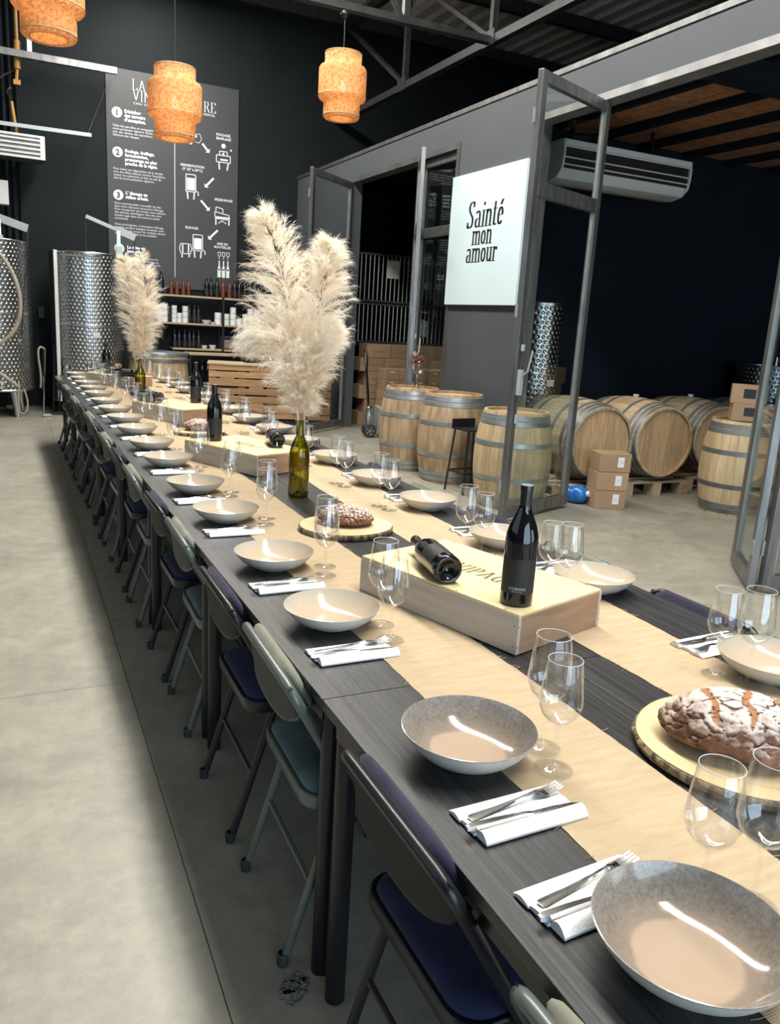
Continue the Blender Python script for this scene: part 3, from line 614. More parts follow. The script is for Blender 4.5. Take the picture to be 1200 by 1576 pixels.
for x, z, lines in ((1.65, 4.13, ['Visite des parcelles en compagnie de', 'notre partenaire vigneron. Étude des', 'sols, des climats, des expositions.', 'Sélection des cépages.']),
    (1.65, 3.535, ['Pour éviter une dégradation de la récolte', 'avec des effets néfastes comme l’oxydation,', 'toutes ces opérations se font au sein du', 'chai de notre partenaire vigneron.']),
    (1.655, 3.05, ['Nous sommes prêts à accueillir les vins', 'dans notre chai pour poursuivre l’élevage.', 'Pour transporter nos moûts, nous utilisons', 'des citernes calorifugées. Nos vins sont', 'ensuite logés dans nos cuves et autres', 'contenants.']),
    (1.655, 2.75, ['Nous prolongeons, si nécessaire l’élevage', 'des vins pendant quelques semaines, mois', 'en fonction de ce que l’on souhaite obtenir', 'en matière de goûts et de conduite.']),
    (1.85, 2.275, ['ans. Nous procédons à la', 'mise, au bouchonnage, au', 'à la pose de l’étiquette, à la', 'fin.'])):
    bd = MB()
    for i, l in enumerate(lines): text_mesh(bd, l, .043, PT(x, z - i * .043), bold=.0008)
    bd.build('paragraph', 'grey_print', ps, smooth=False)
for x, z, s in ((3.3, 4.22, 'FOULAGE,'), (3.3, 4.165, 'ÉRAFLAGE'), (2.82, 3.71, 'FERMENTATION'), (2.82, 3.655, "(T' 20° à 30°C)"), (3.31, 3.265, 'PRESSURAGE'), (2.81, 2.80, 'ÉLEVAGE'), (3.3, 2.60, 'MISE EN'), (3.3, 2.55, 'BOUTEILLES')):
    cp_ = MB(); text_mesh(cp_, s, .05, PT(x, z), align='CENTER', bold=.001); cp_.build('caption', 'white_flat', ps, smooth=False)
def disc(mb, x, z, r, n=20, y=YF, r0=0):
    o = len(mb.v)
    if r0:
        for q in (r, r0):
            for k in range(n): mb.v.append((x - 2.55 + q * math.cos(2 * PI * k / n), y, z - 3.4 + q * math.sin(2 * PI * k / n)))
        for k in range(n): l = (k + 1) % n; mb.face([o + k, o + l, o + n + l, o + n + k])
    else:
        for k in range(n): mb.v.append((x - 2.55 + r * math.cos(2 * PI * k / n), y, z - 3.4 + r * math.sin(2 * PI * k / n)))
        mb.face([o + k for k in range(n)])
def pl(mb, pts, w=.012, y=YF):
    for a, b in zip(pts[:-1], pts[1:]): mb.beam((a[0] - 2.55, y, a[1] - 3.4), (b[0] - 2.55, y, b[1] - 3.4), .002, w)
def fill(mb, x0, x1, z0, z1): mb.ab((x0 - 2.55, YF - .001, z0 - 3.4), (x1 - 2.55, YF + .001, z1 - 3.4))
for i, z in enumerate((4.325, 3.78, 3.18, 2.41)):
    mb = MB(); disc(mb, 1.715, z, .073); mb.build('number_disc', 'white_flat', ps, smooth=False)
    mb = MB(); text_mesh(mb, str(i + 1), .115, PT(1.715, z - .042, YF - .003), align='CENTER', bold=.004); mb.build('numeral', 'poster', ps, smooth=False)
ic = MB()
for x, z in ((2.75, 4.11), (2.81, 4.13), (2.86, 4.16), (2.79, 4.06), (2.73, 4.16), (2.79, 4.18)): disc(ic, x, z, .028, 12)
pl(ic, [(2.85, 4.19), (2.93, 4.2), (2.96, 4.13), (2.92, 4.07), (2.86, 4.08)], .006); ic.build('pictogram', 'white_flat', ps, smooth=False); ic = MB()
for (a, b) in (((2.97, 4.07), (3.08, 3.95)), ((3.15, 3.59), (3.01, 3.44)), ((2.95, 3.24), (3.09, 3.10)), ((3.22, 2.82), (3.07, 2.67))):
    d = (Vector(b) - Vector(a)).normalized(); nn = Vector((-d.y, d.x)); e = Vector(b) - d * .04
    pl(ic, [a, tuple(e)], .03); o = len(ic.v)
    for q in (Vector(b), e + nn * .045, e - nn * .045): ic.v.append((q.x - 2.55, YF - .001, q.y - 3.4))
    ic.face([o, o + 1, o + 2]); ic.build('pictogram', 'white_flat', ps, smooth=False); ic = MB()
pl(ic, [(3.19, 3.94), (3.41, 3.94), (3.41, 3.84), (3.19, 3.84), (3.19, 3.94)]); pl(ic, [(3.24, 3.94), (3.24, 4.0), (3.36, 4.0), (3.36, 3.94)]); disc(ic, 3.3, 4.08, .035, 10); disc(ic, 3.42, 4.03, .015, 8)
pl(ic, [(3.23, 3.84), (3.24, 3.73)], .02); pl(ic, [(3.38, 3.84), (3.36, 3.73)], .02); fill(ic, 3.25, 3.37, 3.865, 3.89); disc(ic, 3.3, 3.965, .018, 10); ic.build('pictogram', 'white_flat', ps, smooth=False); ic = MB()
def tankicon(x0, x1, z0, z1):
    ic = MB()
    fill(ic, x0 + .015, x1 - .015, z0 + .02, z1 - .05); pl(ic, [(x0, z0), (x0, z1), (x1, z1), (x1, z0), (x0, z0)])
    pl(ic, [(x0 + .02, z0), (x0 + .03, z0 - .11)], .02); pl(ic, [(x1 - .02, z0), (x1 - .03, z0 - .11)], .02); pl(ic, [(x1, z0 + .02), (x1 + .04, z0), (x1 + .04, z0 - .05)], .014); ic.build('pictogram', 'white_flat', ps, smooth=False)
tankicon(2.72, 2.87, 3.35, 3.60); tankicon(2.83, 2.98, 2.48, 2.72)
pl(ic, [(3.17, 3.10), (3.40, 3.06), (3.41, 2.99), (3.18, 3.0), (3.17, 3.10)]); pl(ic, [(3.19, 3.11), (3.19, 3.17), (3.30, 3.15), (3.30, 3.09)]); fill(ic, 3.19, 3.40, 3.005, 3.03)
pl(ic, [(3.19, 3.0), (3.19, 2.90)], .02); pl(ic, [(3.40, 2.99), (3.40, 2.91)], .02); pl(ic, [(3.23, 2.93), (3.29, 2.97), (3.36, 2.93)], .012); ic.build('pictogram', 'white_flat', ps, smooth=False); ic = MB()
pl(ic, [(2.64, 2.57), (2.79, 2.57), (2.81, 2.50), (2.79, 2.42), (2.64, 2.42), (2.62, 2.50), (2.64, 2.57)]); fill(ic, 2.66, 2.68, 2.43, 2.56); fill(ic, 2.75, 2.77, 2.43, 2.56); pl(ic, [(2.66, 2.42), (2.66, 2.36)], .02); pl(ic, [(2.77, 2.42), (2.77, 2.37)], .02); ic.build('pictogram', 'white_flat', ps, smooth=False); ic = MB()
for x in (3.25, 3.32, 3.39):
    pl(ic, [(x - .022, 2.49), (x + .022, 2.49), (x + .018, 2.43), (x - .018, 2.43), (x - .022, 2.49)], .008); fill(ic, x - .004, x + .004, 2.38, 2.43)
    fill(ic, x - .009, x + .009, 2.27, 2.36); fill(ic, x - .026, x + .026, 2.10, 2.23); pl(ic, [(x, 2.21), (x, 2.28)], .036); ic.build('pictogram', 'white_flat', ps, smooth=False); ic = MB()

# ------------------------------------------------------------------ tables and runners
TY = [.28 + 1.2 * i for i in range(8)]; TL = 1.2; XL, XM, XR = .592, 1.2285, 1.865
def table(name, x0, x1, y0, label, group):
    t = thing(name, label, 'table', ((x0 + x1) / 2, y0 + TL / 2, 0), 0, group); w = x1 - x0 - .002; l = TL - .003
    MB().box((0, 0, .7375), (w, l, .025)).build('tabletop', 'table', t, smooth=False, bevel=.0015)
    MB().box((0, -l / 2 + .03, .70), (w - .08, .022, .05)).box((0, l / 2 - .03, .70), (w - .08, .022, .05)).box((-w / 2 + .03, 0, .70), (.022, l - .08, .05)).box((w / 2 - .03, 0, .70), (.022, l - .08, .05)).build('apron', 'black_metal', t, smooth=False)
    for sx in (-1, 1):
        for sy in (-1, 1): MB().tube([(sx * (w / 2 - .045), sy * (l / 2 - .045), 0), (sx * (w / 2 - .045), sy * (l / 2 - .045), .725)], .024, 14).build('leg', 'black_metal', t)
    return t
for i, y in enumerate(TY):
    table('dining_table', XL, XM, y, 'black wood grain table in the left row, ' + ('under the nearest bread board and bowls' if i == 0 else nth(i) + ' from the camera'), 'black tables of the left row')
for i, y in enumerate(TY):
    table('dining_table', XM, XR, y, 'black wood grain table in the right row, ' + fromcam(i), 'black tables of the right row')
YE = TY[-1] + TL
def runner(x0, x1, label, seed, y0=.30, y1=9.7):
    mb = MB(); n = 560; K = 6; top = []
    for i in range(n + 1):
        y = y0 + (y1 - y0) * i / n; e0 = noise.noise((y * 2.2, seed, 0)) * .012 + noise.noise((y * 22, seed, 3)) * .0035; e1 = noise.noise((y * 1.9, seed, 9)) * .012 + noise.noise((y * 20, seed, 5)) * .0035
        for k in range(K + 1):
            u = k / K; x = (x0 + e0) * (1 - u) + (x1 + e1) * u; z = .7522 + .0014 * noise.noise((x * 9, y * 5, seed)) - (.0008 if k in (0, K) else 0); mb.v.append((x, y, z))
    for i in range(n):
        for k in range(K): a = i * (K + 1) + k; mb.face([a, a + 1, a + K + 2, a + K + 1])
    for i in range(130):   # loose threads at the edges
        y = y0 + random.random() * min(5, y1 - y0); s = random.choice((x0, x1)); sg_ = -1 if s == x0 else 1; l = .008 + .012 * random.random(); dy = random.uniform(-.012, .012)
        x = s + noise.noise((y * 2.2, seed, 0) if s == x0 else (y * 1.9, seed, 9)) * .012
        mb.tube([(x - sg_ * .004, y, .7535), (x + sg_ * l * .5, y + dy * .3, .7525), (x + sg_ * l, y + dy, .7512)], .0005, 3, caps=False)
    o = mb.build('table_runner', 'burlap', angle=60); tag(o, label, 'runner', 'burlap runners'); return o
runner(.805, 1.092, 'beige burlap runner along the left side of the long black table', 3)
runner(1.36, 1.648, 'beige burlap runner along the right side of the long black table', 8)

# ------------------------------------------------------------------ bowls
bl = thing('bowl', '', 'bowl', (0, 0, -5)); mb = MB()
mb.m = 1; mb.lathe([(0, .003), (.052, .003), (.054, 0), (.060, 0), (.063, .005), (.090, .016), (.110, .034), (.122, .050), (.1285, .062)], 56)
mb.m = 0; mb.lathe([(.1285, .062), (.1292, .064), (.1275, .0645), (.125, .0605), (.117, .047), (.103, .031), (.085, .0175), (.055, .0105), (.03, .0095), (0, .009)], 56)
o = mb.build('dish', ['glaze', 'glaze_out'], bl, angle=50)
BL = [.61, 1.165, 1.88, 2.41, 3.04, 3.575, 4.23, 4.76, 5.34, 5.88, 6.41, 6.95, 7.52, 8.03, 8.55, 9.06, 9.62]
BR = [1.24, 1.92, 2.44, 3.06, 3.59, 4.20, 4.78, 5.34, 5.90, 6.45, 7.0, 7.55, 8.1, 8.65, 9.2]
GBL = 'bowls along the left side'; GBR = 'bowls along the right side'
zb = .7505
for i, y in enumerate(BL): dup(bl, (.772 + .004 * math.sin(i * 5), y, zb + .0022), i * 1.7, 'beige and grey glazed bowl on the left side of the table, ' + fromcam(i), GBL, (1, 1, 1 if i < 2 else .87))
for i, y in enumerate(BR): dup(bl, (1.685 + .012 * math.sin(i * 3), y, zb + .0022), i * 2.3, 'beige glazed bowl on the right side of the table, ' + fromcam(i), GBR, (1, 1, .88))
for o in ALLOBJ():
    if o.name.startswith('dish') and o.parent: o.color = (1, 0, 0, 1) if (o.parent.location.x < 1 and o.parent.location.y < 1.3) else (0, 0, 0, 1)
def kill(root):
    KIDS.clear()
    for c in [x for x in ALLOBJ() if x.parent == root]: kill(c)
    D.objects.remove(root)
kill(bl)

# ------------------------------------------------------------------ napkins and cutlery
def napkin():
    mb = MB(); L_, Wd = .212, .105
    # three soft folds lying over one another, the last one rolled
    def fold(y0, y1, z0, z1, x0, x1, th=.004):
        n = 10
        for k in range(n):
            u0, u1 = k / n, (k + 1) / n
        A = []; B = []
        for k in range(n + 1):
            u = k / n; y = y0 + (y1 - y0) * u; z = z0 + (z1 - z0) * u + math.sin(u * PI) * th; A.append((x0, y, z)); B.append((x1, y, z))
        lo_a = [(x0, p[1], .0003) for p in A]; lo_b = [(x1, p[1], .0003) for p in B]
        mb.strip(A, B); mb.strip(lo_a[::-1], lo_b[::-1]); mb.strip(lo_a, A); mb.strip(B, lo_b)
        for (P, Q) in ((A[0], B[0]), (A[-1], B[-1])):
            o = len(mb.v); mb.v += [P, Q, (Q[0], Q[1], .0003), (P[0], P[1], .0003)]; mb.face([o, o + 1, o + 2, o + 3])
    fold(.018, .0525, .004, .002, -.106, .103, .005); fold(-.022, .022, .005, .004, -.103, .100, .004); fold(-.0525, -.020, .004, .006, -.099, .108, .011)
    return mb
def fork():
    mb = MB(); n = 12
    def rib(xs):  # stations x, halfwidth, z
        o = len(mb.v)
        for (x, w, z, th) in xs: mb.v += [(x, -w, z), (x, w, z), (x, w * .7, z + th), (x, -w * .7, z + th)]
        for i in range(len(xs) - 1):
            for k in range(4): l = (k + 1) % 4; mb.face([o + 4 * i + k, o + 4 * i + l, o + 4 * i + 4 + l, o + 4 * i + 4 + k])
        mb.face([o + 3, o + 2, o + 1, o]); e = o + 4 * (len(xs) - 1); mb.face([e, e + 1, e + 2, e + 3])
    rib([(-.098, .0075, .001, .002), (-.090, .0095, .001, .002), (-.04, .006, .0015, .0025), (.01, .0032, .005, .003), (.04, .003, .008, .003), (.052, .0085, .006, .002), (.062, .0118, .003, .0016), (.072, .0122, .001, .0014)])
    for k in range(4):
        y = -.0092 + k * .00613; o = len(mb.v)
        for (x, w, z) in ((.070, .0021, .001), (.090, .0019, .0035), (.104, .0012, .0075)): mb.v += [(x, y - w, z), (x, y + w, z), (x, y + w, z + .0014), (x, y - w, z + .0014)]
        for i in range(2):
            for q in range(4): l = (q + 1) % 4; mb.face([o + 4 * i + q, o + 4 * i + l, o + 4 * i + 4 + l, o + 4 * i + 4 + q])
        mb.face([o + 8, o + 9, o + 10, o + 11])
    return mb
def knife():
    mb = MB(); st = [(-.112, .0045, .006), (-.105, .0075, .007), (-.06, .0065, .008), (0, .0045, .007), (.012, .0038, .005), (.018, .008, .002), (.06, .0095, .0018), (.095, .0075, .0016), (.112, .001, .001)]
    o = len(mb.v)
    for (x, w, th) in st: mb.v += [(x, -w, .001), (x, w, .001), (x, w * .7, .001 + th), (x, -w * .7, .001 + th)]
    for i in range(len(st) - 1):
        for k in range(4): l = (k + 1) % 4; mb.face([o + 4 * i + k, o + 4 * i + l, o + 4 * i + 4 + l, o + 4 * i + 4 + k])
    mb.face([o + 3, o + 2, o + 1, o]); e = o + 4 * (len(st) - 1); mb.face([e, e + 1, e + 2, e + 3])
    return mb
nap0 = napkin().build('napkin', 'paper', angle=50); fk0 = fork().build('fork', 'cutlery', angle=50); kn0 = knife().build('knife', 'cutlery', angle=50)
def place(o, loc, rz, label, cat, group, rx=0):
    c = o.copy(); COL.objects.link(c); c.location = loc; c.rotation_euler = (0, rx, rz); tag(c, label, cat, group); return c
def setting(x, y, rz, side, i, flip=1):
    w = 'on the %s side, %s' % (side, fromcam(i)); z = .7512 + .0018
    place(nap0, (x, y, z), rz, 'white folded paper napkin ' + w, 'napkin', 'white napkins on the %s side' % side)
    c, s = math.cos(rz), math.sin(rz)
    def off(a, b): return (x + a * c - b * s, y + a * s + b * c)
    a = off(.004, .018); place(fk0, (*a, z + .0092), rz + .09, 'steel fork lying on the napkin ' + w, 'fork', 'forks on the %s side' % side)
    a = off(-.004, -.022); place(kn0, (*a, z + .0112), rz - .05, 'steel knife lying on the napkin ' + w, 'knife', 'knives on the %s side' % side)
NL = [(.745, .765, .06), (.755, .972, .03), (.747, 1.682, .0), (.75, 2.205, .02), (.755, 2.85, .0), (.745, 3.385, .01)] + [(.75, y - .195, random.uniform(-.03, .03)) for y in BL[6:]]
for i, (x, y, rz) in enumerate(NL): setting(x, y, rz, 'left', i)
NR = [(1.70, 1.43, PI + .05), (1.70, 2.14, PI + .03)] + [(1.70, y + .2, PI + random.uniform(-.04, .04)) for y in BR[2:]]
for i, (x, y, rz) in enumerate(NR): setting(x, y, rz, 'right', i)
for o in (nap0, fk0, kn0): D.objects.remove(o)

# ------------------------------------------------------------------ wine glasses
def glass(name, h, r, rr):
    t = thing(name, '', 'glass', (0, 0, -5)); zs = h * .42
    MB().lathe([(0, .0016), (.030, .0012), (.0365, .0006), (.0368, .0014), (.030, .0026), (.012, .0045), (.005, .010), (.0035, .03), (.0032, zs - .02), (.004, zs - .008), (.006, zs), (0, zs + .001)], 24).build('stem', 'glass_clear', t, angle=60)
    pr = [(.001, zs), (.010, zs + .0015), (r * .60, zs + (h - zs) * .09), (r * .86, zs + (h - zs) * .19), (r * .985, zs + (h - zs) * .30), (r, zs + (h - zs) * .37), (r * .975, zs + (h - zs) * .46), (r * .90, zs + (h - zs) * .70), (rr, h)]
    pin = [(a - .0012, b + .0006) for a, b in reversed(pr[1:])] + [(.001, zs + .003)]
    MB().lathe(pr + [(rr - .0004, h + .0006)] + pin, 32).build('bowl', 'glass_clear', t, angle=60)
    MB().tube([(rr * math.cos(a), rr * math.sin(a), h + .0004) for a in np.linspace(0, 2 * PI, 33)[:-1]], .00065, 5, closed=True).build('rim', 'rim_glint', t)
    return t
M['rim_glint'] = flat('rim_glint', (.62, .64, .66), .08)  # opaque pale colour stands for the bright glint along the glass edge
g1 = glass('wine_glass', .222, .0405, .0315); g2 = glass('wine_glass', .237, .0425, .0335)
n1 = n2 = 0
GLs = [[(.882, .694, 0), (.951, .66, 1)], [(.898, 1.067, 0), (.925, 1.14, 1)], [(.873, 1.726, 0), (.895, 1.83, 1)], [(.900, 2.27, 0), (.935, 2.36, 1)], [(.905, 2.93, 0), (.935, 3.02, 1)], [(.895, 3.45, 0), (.925, 3.53, 1)], [(.885, 4.06, 0), (.925, 4.15, 1)]]
GLs += [[(.885 + random.uniform(-.02, .02), y - .13, 0), (.925 + random.uniform(-.02, .02), y - .04, 1)] for y in BL[7:]]
GRs = [[(1.552, 1.283, 0), (1.59, 1.225, 1)], [(1.527, 1.945, 0), (1.535, 1.865, 1)], [(1.513, 2.435, 1), (1.545, 2.37, 0)], [(1.504, 3.06, 0), (1.49, 3.14, 1)], [(1.498, 3.56, 0), (1.485, 3.64, 1)], [(1.493, 4.12, 0), (1.50, 4.22, 1)]]
GRs += [[(1.49 + random.uniform(-.02, .02), y - .03, 0), (1.50 + random.uniform(-.02, .02), y + .06, 1)] for y in BR[6:]]
for side, G in (('left', GLs), ('right', GRs)):
    for i, pr in enumerate(G):
        for (x, y, k) in pr:
            dup((g1, g2)[k], (x, y, .7538), 0, '%s clear stemmed wine glass of the pair on the %s side, %s' % ('taller' if k else 'smaller', side, fromcam(i)), 'wine glasses on the %s side' % side)
kill(g1); kill(g2)

# ------------------------------------------------------------------ wine bottles
BP = [(0, .022), (.012, .020), (.026, .006), (.033, 0), (.038, .0005), (.0412, .005), (.0415, .012), (.0415, .165), (.040, .182), (.034, .205), (.0245, .228), (.0175, .245), (.0150, .256), (.0145, .285), (.0143, .300)]
def bottle(name='wine_bottle', mat='wine_glass', label=True, cap='capsule', text=None, top='foil'):
    t = thing(name, '', 'bottle', (0, 0, -5))
    MB().lathe(BP, 32).build('body', mat, t, angle=50)
    if cap:
        c = MB().lathe([(.0152, .252), (.0150, .290), (.0160, .291), (.0160, .3045), (.0155, .3065)], 20).build('capsule', cap, t); MB().lathe([(.0155, .3065), (.0150, .3075), (0, .3078)], 20).build('foil_top', top, c)
    if label:
        MB().lathe([(.0419, .035), (.0419, .125)], 24, a0=-1.3, a1=1.3).build('label', 'wine_label', t)
    if text:
        mb = MB(); RR = .0423
        def T(x, y): a = x / RR; return (RR * math.cos(a), RR * math.sin(a), .046 + y)
        text_mesh(mb, text, .010, T, align='CENTER', space=1.15)
        for k in range(12): mb.face([len(mb.v) + i for i in range(4)]); a0 = -.3 + k * .05; mb.v += [(RR * math.cos(a0), RR * math.sin(a0), .0415), (RR * math.cos(a0 + .05), RR * math.sin(a0 + .05), .0415), (RR * math.cos(a0 + .05), RR * math.sin(a0 + .05), .0422), (RR * math.cos(a0), RR * math.sin(a0), .0422)]
        mb.build('label_print', 'grey_print', t, smooth=False)
    return t
b_std = bottle(); 
def facecam(x, y): return math.atan2(-y, -x)
bt = bottle(text='CORNAS'); bt.location = (1.18, 1.625, .861); bt.rotation_euler = (0, 0, facecam(1.18, 1.625)); tag(bt, 'dark wine bottle with black label standing on the nearest wooden crate', 'bottle', 'bottles on the crates'); bt.scale = (1.02,) * 3
for (x, y, lab) in ((1.045, 4.37, 'dark wine bottle standing on the second wooden crate'), (1.345, 6.24, 'dark wine bottle standing on the third wooden crate'), (1.02, 9.15, 'dark wine bottle standing on the farthest crate')):
    dup(b_std, (x, y, .861), facecam(x, y), lab, 'bottles on the crates')
# lying bottles: base end first, then direction towards the neck
for (x, y, dx, dy, lab) in ((1.075, 1.80, .17, .985, 'dark wine bottle lying on the nearest crate with its hollow base to the camera'), (1.315, 4.08, .15, 1, 'dark wine bottle lying on the second crate, base to the camera'), (1.065, 6.16, -.55, .83, 'dark wine bottle lying on the third crate'), (1.215, 8.45, -.9, .35, 'dark wine bottle lying on the farthest crate')):
    dup(b_std, (x, y, .861 + .0423), (0, -PI / 2, math.atan2(dy, dx) + PI), lab, 'bottles on the crates')

# ------------------------------------------------------------------ wooden wine crates
CW, CL, CH = .37, .606, .108
def crate(cx, cy, rot, label, letters=True, sc=1):
    t = thing('wine_crate', label, 'crate', (cx, cy, .7535), rot, 'wooden wine crates down the middle of the table')
    th = .012
    for s in (-1, 1):
        MB().box((s * (CW / 2 - th / 2), 0, CH / 2 - .004), (th, CL, CH - .008)).build('side_board', 'pine', t, smooth=False, bevel=.001)
        MB().box((0, s * (CL / 2 - th / 2), CH / 2 - .004), (CW - 2 * th, th, CH - .008)).build('end_board', 'pine_end', t, smooth=False, bevel=.001)
    MB().box((0, 0, .004), (CW - .03, CL - .03, .006)).build('bottom_board', 'pine', t, smooth=False)
    lid = MB().box((0, 0, CH - .004), (CW - .004, CL - .004, .007)).build('lid', 'pine_lid', t, smooth=False, bevel=.001)
    mb = MB()
    for s in (-1, 1):
        for k in range(4): mb.lathe([(0, .0012), (.0022, .0008), (.0024, 0)], 8, (s * (CW / 2 - .006), -CL / 2 + .05 + k * (CL - .1) / 3, CH - .0005))
        for zz in (.02, .075):
            mb.box((s * .182, -CL / 2 - .0002, zz), (.003, .001, .003)); mb.box((CW / 2 * s, -CL / 2 + .012, zz), (.001, .003, .003))
    mb.build('nail', 'black_metal', t, smooth=False)
    if letters:
        mb = MB(); T = Matrix.Translation((-.03, -.03, CH + .0001)) @ Matrix.Rotation(-PI / 2, 4, 'Z')
        pen_text(mb, T, 'VIPAGE', .062, .12, .03, align='C')
        mb.build('branded_letters', 'brand_ink', lid, smooth=False)
    return t
crate(1.222, 1.885, .30, 'long wooden wine crate nearest the camera, with two dark bottles on it')
crate(1.185, 4.22, .42, 'wooden wine crate behind the big vase, second from the camera')
crate(1.18, 6.13, .45, 'wooden wine crate, third from the camera', False)
crate(1.11, 8.86, .55, 'wooden wine crate farthest down the table', False)

# ------------------------------------------------------------------ bread on wood slices
def board(cx, cy, rx, ry, rot, label, seed, z0=.7535, th=.022):
    t = thing('bread_board', label, 'board', (cx, cy, z0), rot, 'round wood slice boards'); n = 90
    P = [(rx * math.cos(a) * (1 + .035 * noise.noise((math.cos(a) * 1.3, math.sin(a) * 1.3, seed))), ry * math.sin(a) * (1 + .035 * noise.noise((math.cos(a) * 1.3, math.sin(a) * 1.3, seed + 4)))) for a in [2 * PI * k / n for k in range(n)]]
    MB().prism([(p[0] * .985, p[1] * .985) for p in P], .001, th).build('slice', 'slice', t, angle=50)
    mb = MB()
    rows = [(.984, th - .0012), (1.0, th - .004), (1.012, th * .6), (1.0, th * .25), (.985, 0)]; o = len(mb.v)
    for i, (s, z) in enumerate(rows):
        for k in range(n):
            j = s + (0 if i == 0 else .012 * noise.noise((k * .9, i * 2.3, seed))); mb.v.append((P[k][0] * j, P[k][1] * j, z))
    for i in range(len(rows) - 1):
        for k in range(n): l = (k + 1) % n; mb.face([o + i * n + k, o + (i + 1) * n + k, o + (i + 1) * n + l, o + i * n + l])
    mb.build('bark', 'bark', t, smooth=False)
    mb = MB()
    for q in (.35, .6, .8): mb.tube([(p[0] * q + .01, p[1] * q, th + .0001) for p in P[::3]], .0006, 3, closed=True)
    M.setdefault('ring', flat('growth_ring', (.42, .29, .15), .6)); mb.build('growth_ring', 'ring', t)
    return th + z0
def loaf(cx, cy, rot, rx, ry, rz, z, label, seed, mode):
    bm = bmesh.new(); bmesh.ops.create_icosphere(bm, subdivisions=6 if mode != 2 else 5, radius=1); cr = bm.verts.layers.float.new('crack'); sl = bm.verts.layers.float.new('slash')
    for v in bm.verts:
        p = v.co.copy(); q = p.normalized(); q0 = q.copy()
        sx = 1 - .10 * q.x * (1 if mode == 0 else 0)
        c = 0
        if mode == 0:   # a few wide slashes over the top plus fine crackle
            w = noise.noise((q.x * 2.2, q.y * 2.2, seed)) * .22
            for k, (ox, ang) in enumerate(((-.5, .25), (0, .1), (.48, -.05))):
                dd = abs(q.x - ox + q.y * ang + w * .5); ext = max(0, 1 - (abs(q.y + .1) / .75) ** 4) if q.z > 0 else 0
                c = max(c, max(0, 1 - dd / .055) * ext)
            dd = abs(q.y - .38 + w); c = max(c, max(0, 1 - dd / .065) * (1 if q.z > .1 else 0))
        if mode != 0:   # scored grid on the small loaves
            for u in (q.x * 6.2 + q.y * 1.2 + .25 * noise.noise((q.x * 3, q.y * 3, seed)), q.y * 4.2 - q.x * .8 + .3 * noise.noise((q.x * 3, q.y * 3, seed + 3))):
                f = abs(u - round(u)); c = max(c, max(0, 1 - f / .12) * .8)
        pr = noise.voronoi(Vector((q.x * 3.2 + noise.noise(q * 3) * .5, q.y * 3.2 + noise.noise(q * 3 + Vector((5, 0, 0))) * .5, q.z * 3.2 + seed)))[0]
        fine = max(0, 1 - (pr[1] - pr[0]) / .085)
        c2 = max(fine, c if mode else max(0, 1 - abs(c - .25) / .2) * .8)
        d = 1 + .05 * noise.noise(q * 1.8 + Vector((seed, 0, 0))) + .018 * noise.noise(q * 7) - .06 * c - .022 * fine
        z_ = q.z; zz = z_ if z_ > 0 else z_ * .42
        e = abs(q.z); pw = .85
        v.co = Vector((q.x * rx * d * sx, q.y * ry * d, (zz * d) * rz)); v[cr] = c2; v[sl] = c
    me = D.meshes.new('loaf'); bm.to_mesh(me); bm.free(); me.materials.append(M['bread']); me.polygons.foreach_set('use_smooth', [True] * len(me.polygons))
    o = D.objects.new('bread_loaf', me); COL.objects.link(o); o.location = (cx, cy, z + rz * .40); o.rotation_euler = (0, 0, rot)
    tag(o, label, 'bread', 'round country loaves'); return o
zt = board(1.318, .985, .225, .210, -.45, 'bark edged wood slice under the nearest loaf', 2)
loaf(1.275, .975, -.80, .140, .105, .082, zt, 'large cracked floured loaf nearest the camera', 2, 0)
zt = board(1.185, 2.79, .185, .165, 0, 'bark edged wood slice under the second loaf', 9)
loaf(1.19, 2.80, -.45, .108, .085, .055, zt, 'scored floured loaf between the crate and the big vase', 5, 1)
zt = board(1.175, 5.35, .17, .15, 0, 'bark edged wood slice with the farthest loaf', 14)
loaf(1.175, 5.36, 0, .10, .08, .055, zt, 'scored floured loaf farthest down the table', 7, 2)

